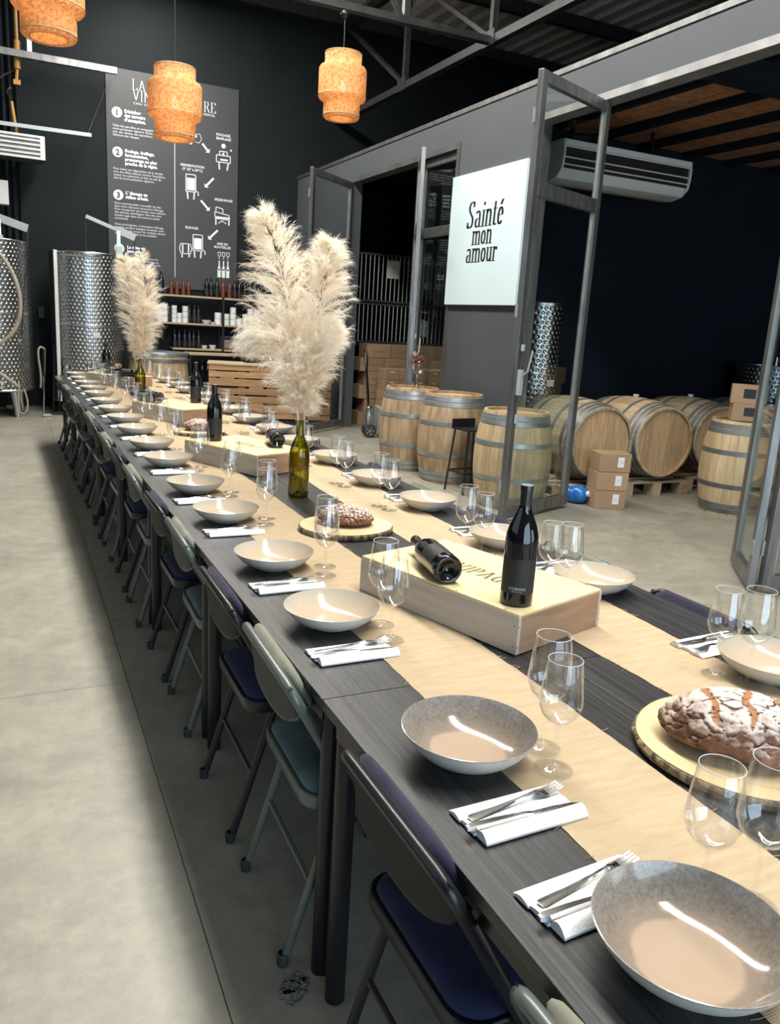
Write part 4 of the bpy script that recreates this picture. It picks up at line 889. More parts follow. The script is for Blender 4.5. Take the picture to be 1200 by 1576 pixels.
# ------------------------------------------------------------------ vases with pampas grass
def vase(x, y, label, s=1.13):
    t = thing('bottle_vase', label, 'vase', (x, y, .7535), 0, 'green glass bottle vases')
    prof = [(r * s, z * s) for r, z in BP] + [(.0162 * s, .3005 * s), (.0162 * s, .308 * s), (.0145 * s, .3085 * s)] + [((r - .0022) * s, (z + (.002 if z < .1 else 0)) * s) for r, z in reversed(BP[4:])] + [(.024 * s, .012 * s), (.0, .026 * s)]
    MB().lathe(prof, 36).build('bottle', 'glass_olive', t, angle=50); return .7535 + .308 * s
def bez(P, n):
    P = [Vector(p) for p in P]; out = []
    for i in range(n + 1):
        t = i / n; q = list(P)
        while len(q) > 1: q = [a.lerp(b, t) for a, b in zip(q, q[1:])]
        out.append(q[0])
    return out
def plume(base, ctrl, width, t0, nb, nh, label, seed, group, fl=1.0, base_w=.35, hl=.055):
    """feathery head: nb curved branchlets along the axis, each fringed with nh fine hairs"""
    rs = np.random.RandomState(seed); t = thing('pampas_grass', label, 'dried grass', base, 0, group)
    ax = bez(ctrl, 40)
    MB().tube(ax[:34], [.0028 * (1 - .6 * i / 34) for i in range(34)], 6).build('stem', 'plume', t)
    V = []; Fc = []
    for b in range(nb):
        u = t0 + (1 - t0) * (rs.rand() ** .92); k = min(39.99, u * 40); i = int(k); p = ax[i].lerp(ax[i + 1], k - i); tg = (ax[min(i + 1, 40)] - ax[max(i - 1, 0)]).normalized()
        v = (u - t0) / (1 - t0); prof = (base_w + (1 - base_w) * min(1, v / .35)) * (1 - max(0, (v - .45) / .55) ** 2 * .72)
        th = rs.rand() * 2 * PI; a = tg.cross(Vector((0, 0, 1)) if abs(tg.z) < .95 else Vector((1, 0, 0))).normalized(); c = tg.cross(a); rad = (a * math.cos(th) + c * math.sin(th))
        ln = width * prof * (.65 + .6 * rs.rand()); d = (rad * .95 + tg * (.55 + .5 * rs.rand())).normalized(); P = p.copy(); pts = [P.copy()]; seg = 6
        for s in range(seg):
            d = (d + tg * .10 + Vector((0, 0, -.13 * fl)) + Vector(rs.normal(0, .06, 3))).normalized(); P = P + d * (ln * 1.25 / seg); pts.append(P.copy())
        # hairs
        for h in range(nh):
            w = .12 + .88 * rs.rand(); q = w * seg; j = min(seg - 1, int(q)); o = pts[j].lerp(pts[j + 1], q - j); dd = (pts[j + 1] - pts[j]).normalized()
            hd_ = (dd * (.9 + .5 * rs.rand()) + Vector(rs.normal(0, .34, 3)) + Vector((0, 0, -.10))).normalized(); L = hl * (.5 + .8 * rs.rand()) * (1.05 - .35 * w)
            wd = Vector(rs.normal(0, 1, 3)).cross(hd_); wd.normalize(); wd *= .00062 * (.7 + .6 * rs.rand())
            m = o + hd_ * L * .55; e = o + (hd_ + Vector((0, 0, -.28))).normalized() * L; n = len(V)
            V += [o - wd, o + wd, m - wd * .8, m + wd * .8, e]
            Fc += [(n, n + 1, n + 3, n + 2), (n + 2, n + 3, n + 4)]
    me = D.meshes.new('plume'); me.from_pydata([tuple(q) for q in V], [], Fc); me.materials.append(M['plume']); me.update()
    o = D.objects.new('plume', me); COL.objects.link(o); o.parent = t; o['kind'] = 'stuff'
    return t
RT = Vector((.902, -.431, 0)); UP = Vector((0, 0, 1)); FW = Vector((.43, .90, 0))
def off(r, u, f=0): return tuple(RT * r + UP * u + FW * f)
vz = vase(1.20, 3.40, 'tall olive green bottle vase holding the large pampas plumes')
GP = 'pampas stems in the large vase'
dn = -.16
plume((1.20, 3.40, vz + .004), [off(0, dn), off(-.01, .14), off(-.05, .36), off(-.07, .62), off(-.19, .86)], .135, .17, 400, 52, 'tallest cream pampas stem in the near vase, tip bending left', 1, GP)
plume((1.20, 3.40, vz + .004), [off(.002, dn), off(.03, .12), off(.05, .34), off(.075, .54), off(.10, .76)], .115, .16, 360, 52, 'cream pampas stem rising on the right of the near vase', 2, GP)
plume((1.20, 3.40, vz + .004), [off(-.002, dn, .0), off(-.01, .10, -.02), off(-.04, .30, -.05), off(-.12, .48, -.06), off(-.22, .34, -.06)], .14, .2, 320, 52, 'short cream pampas stem drooping left over the near vase', 3, GP, fl=1.3)
plume((1.20, 3.40, vz + .004), [off(.002, dn), off(.01, .08, .02), off(.03, .22, .04), off(.07, .36, .05), off(.13, .42, .05)], .09, .2, 200, 52, 'short cream pampas stem at the lower right of the near vase', 4, GP, fl=1.2)
vz = vase(1.14, 7.62, 'olive green bottle vase farther down the table holding smaller plumes', 1.12)
GP2 = 'pampas stems in the far vase'
plume((1.14, 7.62, vz + .004), [off(0, dn), off(-.02, .12), off(-.06, .32), off(-.08, .58), off(-.13, .86)], .125, .2, 260, 44, 'cream pampas stem in the far vase, leaning left', 5, GP2, hl=.07)
plume((1.14, 7.62, vz + .004), [off(.002, dn), off(.03, .12), off(.08, .34), off(.08, .62), off(.02, .88)], .125, .2, 260, 44, 'cream pampas stem in the far vase, bulging right', 6, GP2, hl=.07)
plume((1.14, 7.62, vz + .004), [off(0, dn), off(.01, .08), off(.03, .24), off(.04, .40), off(.06, .5)], .13, .2, 160, 44, 'short cream pampas stem low in the far vase', 7, GP2, fl=1.5, hl=.07)

# ------------------------------------------------------------------ folding chairs
def chair(kind):
    fr, pan, vel, vb = ('frame_navy', 'pan_navy', 'vel_navy', 'vel_purple') if kind == 'navy' else ('frame_green', 'pan_green', 'vel_green', 'vel_sage')
    t = thing('folding_chair', '', 'chair', (0, 0, -5)); hw = .212
    top = Vector((0, 0, .752)); foot = Vector((.41, 0, .012)); knee = foot.lerp(top, .58); dr = (top - foot).normalized(); dn_ = Vector((.16, 0, -1)).normalized()
    # U shaped front frame: foot, up the side, over the top, down again
    pts = []; rad = .055
    for s in (-1, 1):
        side = [foot + Vector((0, s * hw, 0)), foot.lerp(knee, .5) + Vector((0, s * hw, 0)), foot.lerp(knee, .93) + Vector((0, s * hw, 0)), top - dr * rad + Vector((0, s * hw, 0))]
        cr = [top - dr * rad * (1 - math.sin(a)) + Vector((0, s * (hw - rad * (1 - math.cos(a))), 0)) for a in [PI / 2 * k / 5 for k in range(1, 6)]]
        seq = side + cr
        pts += seq if s == -1 else seq[::-1]
    MB().tube(pts, .0125, 10).build('frame', fr, t)
    for s in (-1, 1):
        MB().tube([(.018, s * (hw - .027), .012), (.145, s * (hw - .027), .43)], .0115, 10).build('rear_leg', fr, t)
        MB().lathe([(0, 0), (.0145, 0), (.0155, .03), (.0118, .034)], 10, T=Matrix.Translation((.408, s * hw, 0))).build('foot_cap', 'rubber' if kind == 'navy' else 'pan_green', t)
        MB().lathe([(0, 0), (.0145, 0), (.0155, .03), (.0118, .034)], 10, T=Matrix.Translation((.015, s * (hw - .027), 0))).build('foot_cap', 'rubber' if kind == 'navy' else 'pan_green', t)
    k = .48; p = Vector((.018, 0, .012)).lerp(Vector((.145, 0, .43)), k)
    MB().tube([(p.x, -hw + .027, p.z), (p.x, hw - .027, p.z)], .0075, 8).build('crossbar', fr, t)
    k = .45; p = foot.lerp(knee, k)
    MB().tube([(p.x, -hw, p.z), (p.x, hw, p.z)], .0075, 8).build('crossbar', fr, t)
    # back sheet hanging from the top bar, lower edge bulging down
    nrm = Vector((dr.z, 0, -dr.x)); nrm = nrm if nrm.x > 0 else -nrm
    n = 14; A = []; B = []; o2 = []
    for i in range(n + 1):
        u = -1 + 2 * i / n; y = u * (hw - .004); dep = .055 + .085 * math.sqrt(max(0, 1 - u * u)); bow = -.006 * (1 - u * u) + .035 * u ** 6
        A.append(top + dn_ * .004 + Vector((0, y, 0))); B.append(top + dn_ * dep + Vector((bow, y, 0)))
    mb = MB(); mb.strip(A, B); mb.strip([b + nrm * .006 for b in B], [a + nrm * .006 for a in A]); mb.strip(B, [b + nrm * .006 for b in B]); mb.build('backrest', pan, t, angle=30)
    mb = MB(); mb.tube([b + nrm * .003 for b in B], .0042, 6); mb.build('backrest_rim', fr, t)
    mb = MB(); P = rrect(hw * 2 - .075, .125, .05, 5); q = Matrix((((nrm.x), 0, dr.x, 0), (0, 1, 0, 0), ((nrm.z), 0, dr.z, 0), (0, 0, 0, 1)))
    # cushion on the table side of the back
    rows = [(.0, .93), (.010, 1.0), (.018, 1.0), (.024, .95), (.027, .8)]; o = len(mb.v); m = len(P); c = top - dr * .055 + nrm * .010
    for d_, s_ in rows:
        for (yy, zz) in P: mb.v.append(tuple(c + nrm * d_ + Vector((0, yy * s_, 0)) + dr * (zz * s_)))
    for i in range(len(rows) - 1):
        for k in range(m): l = (k + 1) % m; mb.face([o + i * m + k, o + i * m + l, o + (i + 1) * m + l, o + (i + 1) * m + k])
    mb.face([o + (len(rows) - 1) * m + k for k in range(m)]); mb.build('back_cushion', vb, t, angle=80)
    # seat pan and padded seat
    sc = Vector((.255, 0, .425)); w, d = .405, .40; P = rrect(d, w, .06, 5); m = len(P)
    mb = MB(); o = 0; rows = [(.0, .96), (.004, .99), (.012, 1.0), (.036, 1.0), (.040, .985), (.040, .955), (.035, .95)]
    for z, s_ in rows:
        for (x, y) in P: mb.v.append((sc.x + x * s_, sc.y + y * s_, sc.z - .012 + z))
    for i in range(len(rows) - 1):
        for k in range(m): l = (k + 1) % m; mb.face([o + i * m + k, o + i * m + l, o + (i + 1) * m + l, o + (i + 1) * m + k])
    mb.face([k for k in reversed(range(m))]); mb.face([(len(rows) - 1) * m + k for k in range(m)])
    st = mb.build('seat', fr, t, angle=30)
    mb = MB(); rows = [(.0, .925), (.010, .945), (.018, .93), (.025, .86), (.030, .68), (.032, .4), (.033, .1)]
    for z, s_ in rows:
        for (x, y) in P: mb.v.append((sc.x + x * s_, sc.y + y * s_, sc.z + .020 + z + .0015 * noise.noise((x * 14, y * 14, z))))
    for i in range(len(rows) - 1):
        for k in range(m): l = (k + 1) % m; mb.face([i * m + k, i * m + l, (i + 1) * m + l, (i + 1) * m + k])
    mb.face([(len(rows) - 1) * m + k for k in range(m)]); mb.build('seat_cushion', vel, st, angle=80)
    return t
CN = chair('navy'); CG = chair('green')
cyl = [.47, 1.07, 1.76, 2.27, 2.93, 3.42, 4.08, 4.62, 5.22, 5.76, 6.3, 6.84, 7.4, 7.93, 8.46, 8.97, 9.5]
for i, y in enumerate(cyl):
    g = i % 2 == 0
    dup(CG if g else CN, (.548 + random.uniform(-.008, .008), y, 0), random.uniform(-.03, .03), ('green grey' if g else 'dark navy') + ' padded folding chair on the left side, ' + fromcam(i), 'folding chairs along the left side')
cyr = [1.26, 1.66, 2.26, 2.86, 3.42, 3.98, 4.56, 5.2, 5.8, 6.4, 6.95, 7.5, 8.1, 8.7, 9.3]
for i, y in enumerate(cyr):
    g = i % 2 == 0
    dup(CG if g else CN, (1.908 + random.uniform(-.008, .012), y, 0), PI + random.uniform(-.04, .04), ('green grey' if g else 'dark navy') + ' padded folding chair on the right side, ' + fromcam(i), 'folding chairs along the right side')
kill(CN); kill(CG)

# ------------------------------------------------------------------ pendant lamps
def lamp(x, y, z, label, ztop, s=1, W_=3.6):
    t = thing('pendant_lamp', label, 'lamp', (x, y, z), 0, 'woven pendant lamps'); t.scale = (s, s, s)
    pr = [(.185, .635), (.190, .632), (.192, .62), (.192, .52), (.200, .508), (.235, .498), (.247, .48), (.25, .46), (.25, .22), (.247, .20), (.235, .185), (.200, .178), (.192, .165), (.192, .035), (.187, .012), (.172, 0), (.140, 0), (.130, .010)]
    MB().lathe(pr, 64, un=62, vn=40).build('shade', 'weave', t, angle=50)
    inn = [(.130, .010), (.132, .09), (.150, .13), (.178, .18), (.182, .5), (.17, .62), (.185, .635)]
    MB().lathe(inn[:5], 48, un=80, vn=66).build('inner_shade', 'weave', t, angle=50)
    for r, z_ in ((.1925, .627), (.250, .215), (.1925, .03), (.131, .006)): MB().tube([(r * math.cos(a), r * math.sin(a), z_) for a in np.linspace(0, 2 * PI, 49)[:-1]], .0045, 5, closed=True).build('rim_band', 'bamboo_rim', t)
    MB().lathe([(0, .27), (.018, .274), (.030, .29), (.033, .31), (.028, .335), (.015, .36), (.013, .38)], 20).build('bulb', 'bulb', t)
    MB().lathe([(.014, .375), (.018, .38), (.018, .43), (.004, .44)], 16).build('socket', 'black_metal', t)
    MB().tube([(0, 0, .43), (0, 0, (ztop - z) / s)], .004, 6).build('cord', 'cable', t)
    MB().lathe([(0, 0), (.03, .008), (.05, .035), (.05, .05), (.03, .08), (0, .088)], 18, c=(0, 0, (ztop - z) / s - .088)).build('ceiling_cup', 'black_metal', t)
    l = D.lights.new('lamp_glow', 'POINT'); l.energy = W_; l.color = (1, .74, .44); l.shadow_soft_size = .04
    lo = D.objects.new('lamp_glow', l); COL.objects.link(lo); lo.parent = t; lo.location = (0, 0, .24)
M['bamboo_rim'] = pm('bamboo_rim', (.50, .28, .12), (.62, .38, .18), .6, scale=20)
lamp(3.375, 8.6, 3.615, 'woven bamboo pendant lamp hanging from the cross beam on the right', 4.66)
lamp(1.61, 8.42, 3.135, 'woven bamboo pendant lamp hanging in front of the wall poster', 6.2)
lamp(.43, 6.95, 3.41, 'woven bamboo pendant lamp cut by the top left corner', 6.2)

# ------------------------------------------------------------------ barrels
def barrel(Hb, re, rb, ns, st, hd_, hp, label, group, loc, rot, hoops=(.03, .085, .30), lid=True):
    t = thing('wine_barrel', label, 'barrel', loc, 0, group)
    t.rotation_euler = rot
    nz = 12; th = .022
    def rad(z): u = 2 * z / Hb - 1; return rb - (rb - re) * abs(u) ** 2.0
    da = 2 * PI / ns; g = .0009
    mb = MB()
    for zi in range(nz + 1):
        z = Hb * zi / nz; r = rad(z)
        for a in (-da / 2 + g / r, 0, da / 2 - g / r): mb.v.append((r * math.cos(a), r * math.sin(a), z))
        for a in (-da / 2, da / 2): mb.v.append(((r - th) * math.cos(a), (r - th) * math.sin(a), z))
    for i in range(nz):
        a, b = i * 5, (i + 1) * 5
        mb.face([a, a + 1, b + 1, b]); mb.face([a + 1, a + 2, b + 2, b + 1]); mb.face([a + 3, a, b, b + 3]); mb.face([a + 2, a + 4, b + 4, b + 2]); mb.face([a + 4, a + 3, b + 3, b + 4])
    for q in (0, nz * 5): mb.face([q, q + 1, q + 2, q + 4, q + 3])
    s0 = mb.build('stave', st, t, angle=30)
    for k in range(1, ns):
        c = s0.copy(); COL.objects.link(c); c.parent = t; c.rotation_euler = (0, 0, k * da)
    s0.rotation_euler = (0, 0, 0)
    for h in hoops:
        for z0, z1 in ((Hb * h, Hb * h + .042), (Hb * (1 - h) - .042, Hb * (1 - h))):
            z0 = max(.003, z0); z1 = min(Hb - .003, z1); k = .0035
            MB().lathe([(rad(z0) + .0005, z0), (rad(z0) + k, z0 + .001), (rad((z0 + z1) / 2) + k, (z0 + z1) / 2), (rad(z1) + k, z1 - .001), (rad(z1) + .0005, z1)], 40).build('hoop', hp, t, angle=50)
    # heads made of boards, recessed in the chime
    for zz, up in ((.035, 0), (Hb - .035, 1)):
        R0 = re - th + .001; nb = 7; w = 2 * R0 / nb
        for k in range(nb):
            x0 = -R0 + k * w + .001; x1 = x0 + w - .002; pts = []
            for j in range(5): x = x0 + (x1 - x0) * j / 4; pts.append((x, -math.sqrt(max(1e-5, R0 * R0 - x * x))))
            for j in range(5): x = x1 - (x1 - x0) * j / 4; pts.append((x, math.sqrt(max(1e-5, R0 * R0 - x * x))))
            MB().prism(pts, zz - .009, zz + .009 - .0015 * (k % 2)).build('head_board', hd_, t, smooth=False)
    return t
GB = 'upright oak barrels'
barrel(.885, .285, .345, 26, 'stave_warm', 'head', 'hoop', 'upright stained oak barrel farthest back beside the doors', GB, (4.04, 7.83, 0), (0, 0, .2))
barrel(.895, .290, .350, 26, 'stave_warm', 'head', 'hoop', 'upright stained oak barrel in the middle of three, dark marks on its side', GB, (4.15, 7.11, 0), (0, 0, 1.2))
barrel(.86, .285, .350, 28, 'stave', 'head', 'hoop', 'clean pale oak barrel standing behind the open glazed door', GB, (4.13, 5.96, 0), (0, 0, .5))
barrel(.87, .275, .335, 26, 'stave', 'head', 'hoop_dark', 'upright oak barrel with cartons on top inside the store', GB, (6.17, 5.25, 0), (0, 0, .3))
GLb = 'oak barrels lying in a row in the store'
for i, (x, y, st, hp, lab) in enumerate(((5.13, 5.93, 'stave_old', 'hoop_dark', 'large oak barrel lying behind the three cartons'), (5.95, 5.97, 'stave', 'hoop', 'large pale oak barrel lying in the middle of the row'), (6.86, 6.10, 'stave_old', 'hoop_dark', 'mossy grey oak barrel lying right of the pale one'), (7.74, 6.1, 'stave_old', 'hoop_dark', 'oak barrel lying at the right end behind the folded door'))):
    barrel(.98, .35, .40, 28, st, 'head', hp, lab, GLb, (x, y, .145 + .405), (-PI / 2, 0, [-.02, -.05, -.06, 0][i]), hoops=(.012, .07, .14, .30))
# small bung on top of two lying barrels
for x, y in ((5.95, 6.46), (6.86, 6.6), (5.13, 6.42)):
    tag(MB().lathe([(0, .03), (.028, .03), (.032, .02), (.028, 0), (0, 0)], 14, c=(x, y, .949)).build('bung', 'tapegreen'), 'pale silicone bung on top of the barrel at ' + {5.95: 'the middle of the row', 6.86: 'the right, mossy one', 5.13: 'the left, behind the cartons'}[x], 'bung', 'barrel bungs')
def pallet(cx, cy, label, rz=0):
    t = thing('pallet', label, 'pallet', (cx, cy, 0), rz, 'wooden pallets under the barrels'); w, d = .84, 1.15
    for k in range(6): MB().box((0, -d / 2 + .06 + k * (d - .12) / 5, .135), (w, .095, .018)).build('deck_board', 'pallet_grey', t, smooth=False)
    for s in (-1, 0, 1):
        MB().box((s * (w / 2 - .05), 0, .117), (.1, d, .018)).build('runner_board', 'pallet_grey', t, smooth=False)
        MB().box((s * (w / 2 - .05), 0, .009), (.1, d, .018)).build('base_board', 'pallet_grey', t, smooth=False)
        for q in (-1, 0, 1): MB().box((s * (w / 2 - .05), q * (d / 2 - .07), .063), (.1, .14, .089)).build('block', 'pallet_grey', t, smooth=False)
    for s in (-1, 1): pass
    for q in (-.22, .30):
        for s in (-.30, .30): MB().prism([(-.05, 0), (.05, 0), (.05 if s < 0 else -.01, .05), (-.05 if s > 0 else .01, .03)], -.05, .05, Matrix.Translation((s, q, .145)) @ Matrix.Rotation(PI / 2, 4, 'X')).build('chock', 'pallet_grey', t, smooth=False)
for x, y, lab in ((5.14, 6.54, 'wooden pallet under the barrel behind the cartons'), (5.95, 6.56, 'wooden pallet under the pale lying barrel'), (6.88, 6.68, 'wooden pallet under the mossy barrel'), (7.8, 6.68, 'wooden pallet under the barrel at the right end')): pallet(x, y, lab)

# ------------------------------------------------------------------ cartons
def carton(x, y, z, w, d, h, rz, label, group, name='carton', lab=None, flat_=True):
    t = thing(name, label, 'box', (x, y, z), rz, group)
    MB().box((0, 0, h / 2), (w, d, h)).build('body', 'carton', t, smooth=False, bevel=.003)
    MB().box((0, 0, h + .0004), (w * .995, .05, .0008)).build('tape', 'tape', t, smooth=False)
    if lab == 'white': MB().box((w * .18, -d / 2 - .0006, h * .55), (w * .20, .0012, h * .55)).build('label_sticker', 'white_flat', t, smooth=False)
    if lab == 'small': MB().box((0, -d / 2 - .0006, h * .72), (w * .3, .0012, h * .10)).build('label_sticker', 'white_flat', t, smooth=False)
    if lab == 'window': MB().box((0, -d / 2 - .0006, h * .55), (w * .34, .0012, h * .5)).build('label_sticker', 'black', t, smooth=False)
    if lab == 'print': MB().box((w * .0, -d / 2 - .0006, h * .45), (w * .5, .0012, h * .10)).build('print_mark', 'tape', t, smooth=False)
    return t
for k in range(3):
    t = carton(5.03 + .006 * k, 5.70, .172 * k, .30, .24, .168, -.32, 'brown carton with white label, %s of the three stacked by the lying barrel' % ['bottom', 'middle', 'top'][k], 'three stacked cartons', lab='white')
    mb = MB(); text_mesh(mb, ['B', '9', '36'][k], .05, Matrix.Translation((.054, -.1216, .075)) @ Matrix.Rotation(PI / 2, 4, 'X'), align='CENTER'); mb.build('label_print', 'grey_print', t, smooth=False)
carton(6.14, 5.20, .872, .30, .22, .155, -.72, 'lower brown carton with dark label on the upright store barrel', 'cartons on the barrel', lab='window')
carton(6.14, 5.22, 1.028, .30, .24, .165, -.80, 'upper brown carton with dark label on the upright store barrel', 'cartons on the barrel', lab='window')
dup(b_std, (6.27, 5.02, .866), 0, 'dark wine bottle standing beside the cartons on the store barrel', 'bottle on the store barrel')
# pale chunky wall of cartons seen through the far opening
rs = random.Random(4); ci = 0
for r in range(6):
    x = 4.86 + (.10 if r % 2 else 0)
    for c in range(7):
        if r == 5 and c > 3: continue
        w = .40; carton(x + w / 2, 11.35 + rs.uniform(-.012, .012), .205 * r, w - .008, .32, .201, 0, 'large brown carton behind the pallet truck, layer %s up, %s from left' % (['one', 'two', 'three', 'four', 'five', 'six'][r], nth(c) if c else 'first'), 'large cartons beyond the far doors', lab='print'); x += w
for r in range(6):
    for c in range(4):
        if (r, c) in ((1, 1), (3, 1)): continue
        carton(5.10 + c * .235 + (.004 * r), 10.72, .150 * r, .228, .26, .147, 0, 'small wine carton with white tab, layer %s up, %s from left' % (['one', 'two', 'three', 'four', 'five', 'six'][r], ['first', 'second', 'third', 'fourth'][c]), 'small wine cartons beyond the far doors', lab='small')
# wire wine cages behind
def cage(x, y, z, label, w=1.1, d=.85, h=.72):
    t = thing('wine_cage', label, 'cage', (x, y, z), 0, 'stacked wire wine cages'); mb = MB()
    for sx in (-1, 1):
        for sy in (-1, 1): MB().box((sx * w / 2, sy * d / 2, h / 2), (.045, .045, h)).build('post', 'jack_grey', t, smooth=False)
    for zz in (.02, h - .02):
        for a, b in (((-w / 2, -d / 2, zz), (w / 2, -d / 2, zz)), ((-w / 2, d / 2, zz), (w / 2, d / 2, zz)), ((-w / 2, -d / 2, zz), (-w / 2, d / 2, zz)), ((w / 2, -d / 2, zz), (w / 2, d / 2, zz))): mb.beam(a, b, .025, .03)
    mb.build('rail', 'steel', t, smooth=False)
    mb = MB(); n = 15
    for k in range(1, n): mb.box((-w / 2 + w * k / n, -d / 2, h / 2), (.014, .010, h - .05))
    for k in range(1, 9): mb.box((-w / 2, -d / 2 + d * k / 9, h / 2), (.010, .014, h - .05))
    b = mb.build('bar', 'cage_bar', t, smooth=False); b['kind'] = 'stuff'
    mb = MB()
    for r in range(7):
        for c in range(11): mb.lathe([(0, 0), (.038, 0), (.038, .2), (.014, .28)], 8, T=Matrix.Translation((-w / 2 + .09 + c * .092, -d / 2 + .05 + .3, .055 + r * .088)) @ Matrix.Rotation(PI / 2, 4, 'X'))
    b = mb.build('stored_bottle', 'wine_glass', t); b['kind'] = 'stuff'
ids = {0: 'left', 1: 'middle', 2: 'right'}
for c in range(3):
    for r, z in enumerate((0.02, .72, 1.22, 1.90)):
        if r in (0, 1) : continue
        cage(5.48 + c * 1.16, 12.25, z - (.052 if r == 3 else 0), 'grey wire cage of bottles, %s of the %s stack beyond the far doors' % (['', '', 'lower', 'upper'][r], ids[c]), h=.62 if r == 2 else .74)
for c in range(3):
    t = thing('storage_rack', 'dark steel rack under the %s stack of wire cages' % ids[c], 'rack', (5.48 + c * 1.16, 12.25, 0), 0, 'racks below the cages')
    MB().box((0, 0, 1.20), (1.12, .9, .035)).build('deck', 'black_metal', t, smooth=False)
    for sx in (-1, 1):
        for sy in (-1, 1): MB().box((sx * .53, sy * .42, .59), (.05, .05, 1.18)).build('post', 'black_metal', t, smooth=False)
t = tag(MB().box((0, 0, 0), (.21, .004, .27)).build('paper_notice', 'white_flat', smooth=False), 'white paper sheet fixed on the upper left wire cage', 'notice'); t.location = (5.62, 11.817, 2.36)

# ------------------------------------------------------------------ pallet truck
t = thing('pallet_truck', 'grey hand pallet truck with black handle in the far opening', 'pallet truck', (4.62, 10.02, 0), -.25)
for s in (-1, 1):
    mb = MB(); mb.prism([(0, .05), (1.05, .03), (1.05, .09), (0, .10)], -.075, .075, Matrix.Translation((.12, s * .18, 0)) @ Matrix.Rotation(PI / 2, 4, 'X')); mb.build('fork', 'jack_grey', t, smooth=False, bevel=.006)
    MB().lathe([(0, -.03), (.04, -.03), (.04, .03), (0, .03)], 16, T=Matrix.Translation((1.05, s * .18, .04)) @ Matrix.Rotation(PI / 2, 4, 'X')).build('roller', 'rubber', t)
    w_ = MB().lathe([(0, -.022), (.085, -.022), (.092, -.012), (.092, .012), (.085, .022), (0, .022)], 24, T=Matrix.Translation((-.08, s * .075, .093)) @ Matrix.Rotation(PI / 2, 4, 'X')).build('wheel', 'rubber', t)
    MB().lathe([(.055, -.026), (.06, -.026), (.06, .026), (.055, .026)], 24, T=Matrix.Translation((-.08, s * .075, .093)) @ Matrix.Rotation(PI / 2, 4, 'X')).build('wheel_rim', 'stainless', w_)
    mb = MB()
    for k in range(5): a = k * 2 * PI / 5; mb.beam((-.08, s * .101, .093), (-.08 + .056 * math.cos(a), s * .101, .093 + .056 * math.sin(a)), .006, .014)
    mb.build('spoke', 'stainless', w_, smooth=False)
MB().prism([(-.02, .10), (.16, .10), (.16, .16), (.03, .42), (-.02, .42)], -.23, .23, Matrix.Translation((.04, 0, 0)) @ Matrix.Rotation(PI / 2, 4, 'X')).build('frame_plate', 'jack_grey', t, smooth=False, bevel=.006)
MB().lathe([(0, .1), (.06, .1), (.06, .30), (.045, .33), (.045, .40), (.02, .42), (.02, .46), (0, .46)], 20, c=(-.09, 0, 0)).build('pump', 'stainless', t)
MB().tube([(-.10, 0, .40), (-.16, 0, .95)], .018, 8).build('shaft', 'black_metal', t)
MB().tube([(-.155, 0, .93), (-.163, .075, 1.0), (-.175, .085, 1.12), (-.182, .05, 1.18), (-.183, -.05, 1.18), (-.175, -.085, 1.12), (-.163, -.075, 1.0)], .014, 8, closed=True).build('handle_loop', 'black_metal', t)
MB().beam((-.165, 0, 1.0), (-.18, 0, 1.14), .012, .022).build('release_lever', 'brass_yellow', t) if M.setdefault('brass_yellow', flat('yellow_lever', (.55, .45, .10), .4)) else None

# ------------------------------------------------------------------ bar stool, blue jug, flower vase on barrel
t = thing('bar_stool', 'black metal bar stool between the middle and the clean oak barrel', 'stool', (4.03, 6.53, 0), .15)
q = [(-.15, -.13), (.15, -.13), (.15, .13), (-.15, .13)]
for (x, y) in q: MB().beam((x * 1.08, y * 1.08, 0), (x * .78, y * .78, .60), .02, .02).build('leg', 'black_metal', t, smooth=False)
MB().box((0, 0, .608), (.28, .26, .018)).build('seat', 'black_metal', t, smooth=False, bevel=.004)
for a, b in ((0, 1), (1, 2), (2, 3), (3, 0)): MB().beam((q[a][0] * 1.0, q[a][1] * 1.0, .20), (q[b][0] * 1.0, q[b][1] * 1.0, .20), .014, .014).build('rung', 'black_metal', t, smooth=False)
MB().box((0, .125, .655), (.28, .012, .08)).build('low_back', 'black_metal', t, smooth=False, bevel=.003)
t = thing('water_jug', 'round blue plastic jug lying on the floor by the door', 'jug', (4.84, 5.86, .085), 0)
T = Matrix.Rotation(1.35, 4, 'X') @ Matrix.Rotation(.4, 4, 'Y')
MB().lathe([(0, -.10), (.06, -.10), (.078, -.085), (.083, -.06), (.079, -.05), (.084, -.04), (.079, -.03), (.084, -.02), (.079, -.01), (.084, .01), (.078, .05), (.05, .085), (.025, .10)], 26, T=T).build('body', 'blue', t)
MB().lathe([(.026, .10), (.028, .10), (.028, .125), (0, .127)], 16, T=T).build('cap', 'white_paint', t)
t = thing('flower_bowl', 'glass vase of dried red brown flowers on the farthest upright barrel', 'vase', (4.10, 7.86, .862), 0)
MB().lathe([(0, .001), (.06, .0), (.03, .012), (.012, .03), (.012, .15), (.05, .18), (.09, .22), (.10, .26), (.085, .30)], 28).build('glass_bowl', 'glass_clear', t, angle=60)
mb = MB(); rr = random.Random(2)
for k in range(26):
    a = rr.random() * 2 * PI; r = .07 * rr.random() ** .5; z = .27 + .09 * rr.random(); c = (r * math.cos(a), r * math.sin(a), z)
    mb.tube([(c[0] * .3, c[1] * .3, .2), c], .002, 4)
    for j in range(4): b_ = rr.random() * 2 * PI; mb.box((c[0] + .012 * math.cos(b_), c[1] + .012 * math.sin(b_), c[2]), (.022, .016, .012), b_)
M['dried'] = pm('dried_flower', (.10, .03, .02), (.30, .11, .06), .9, scale=30)
mb.build('dried_flowers', 'dried', t, smooth=False)

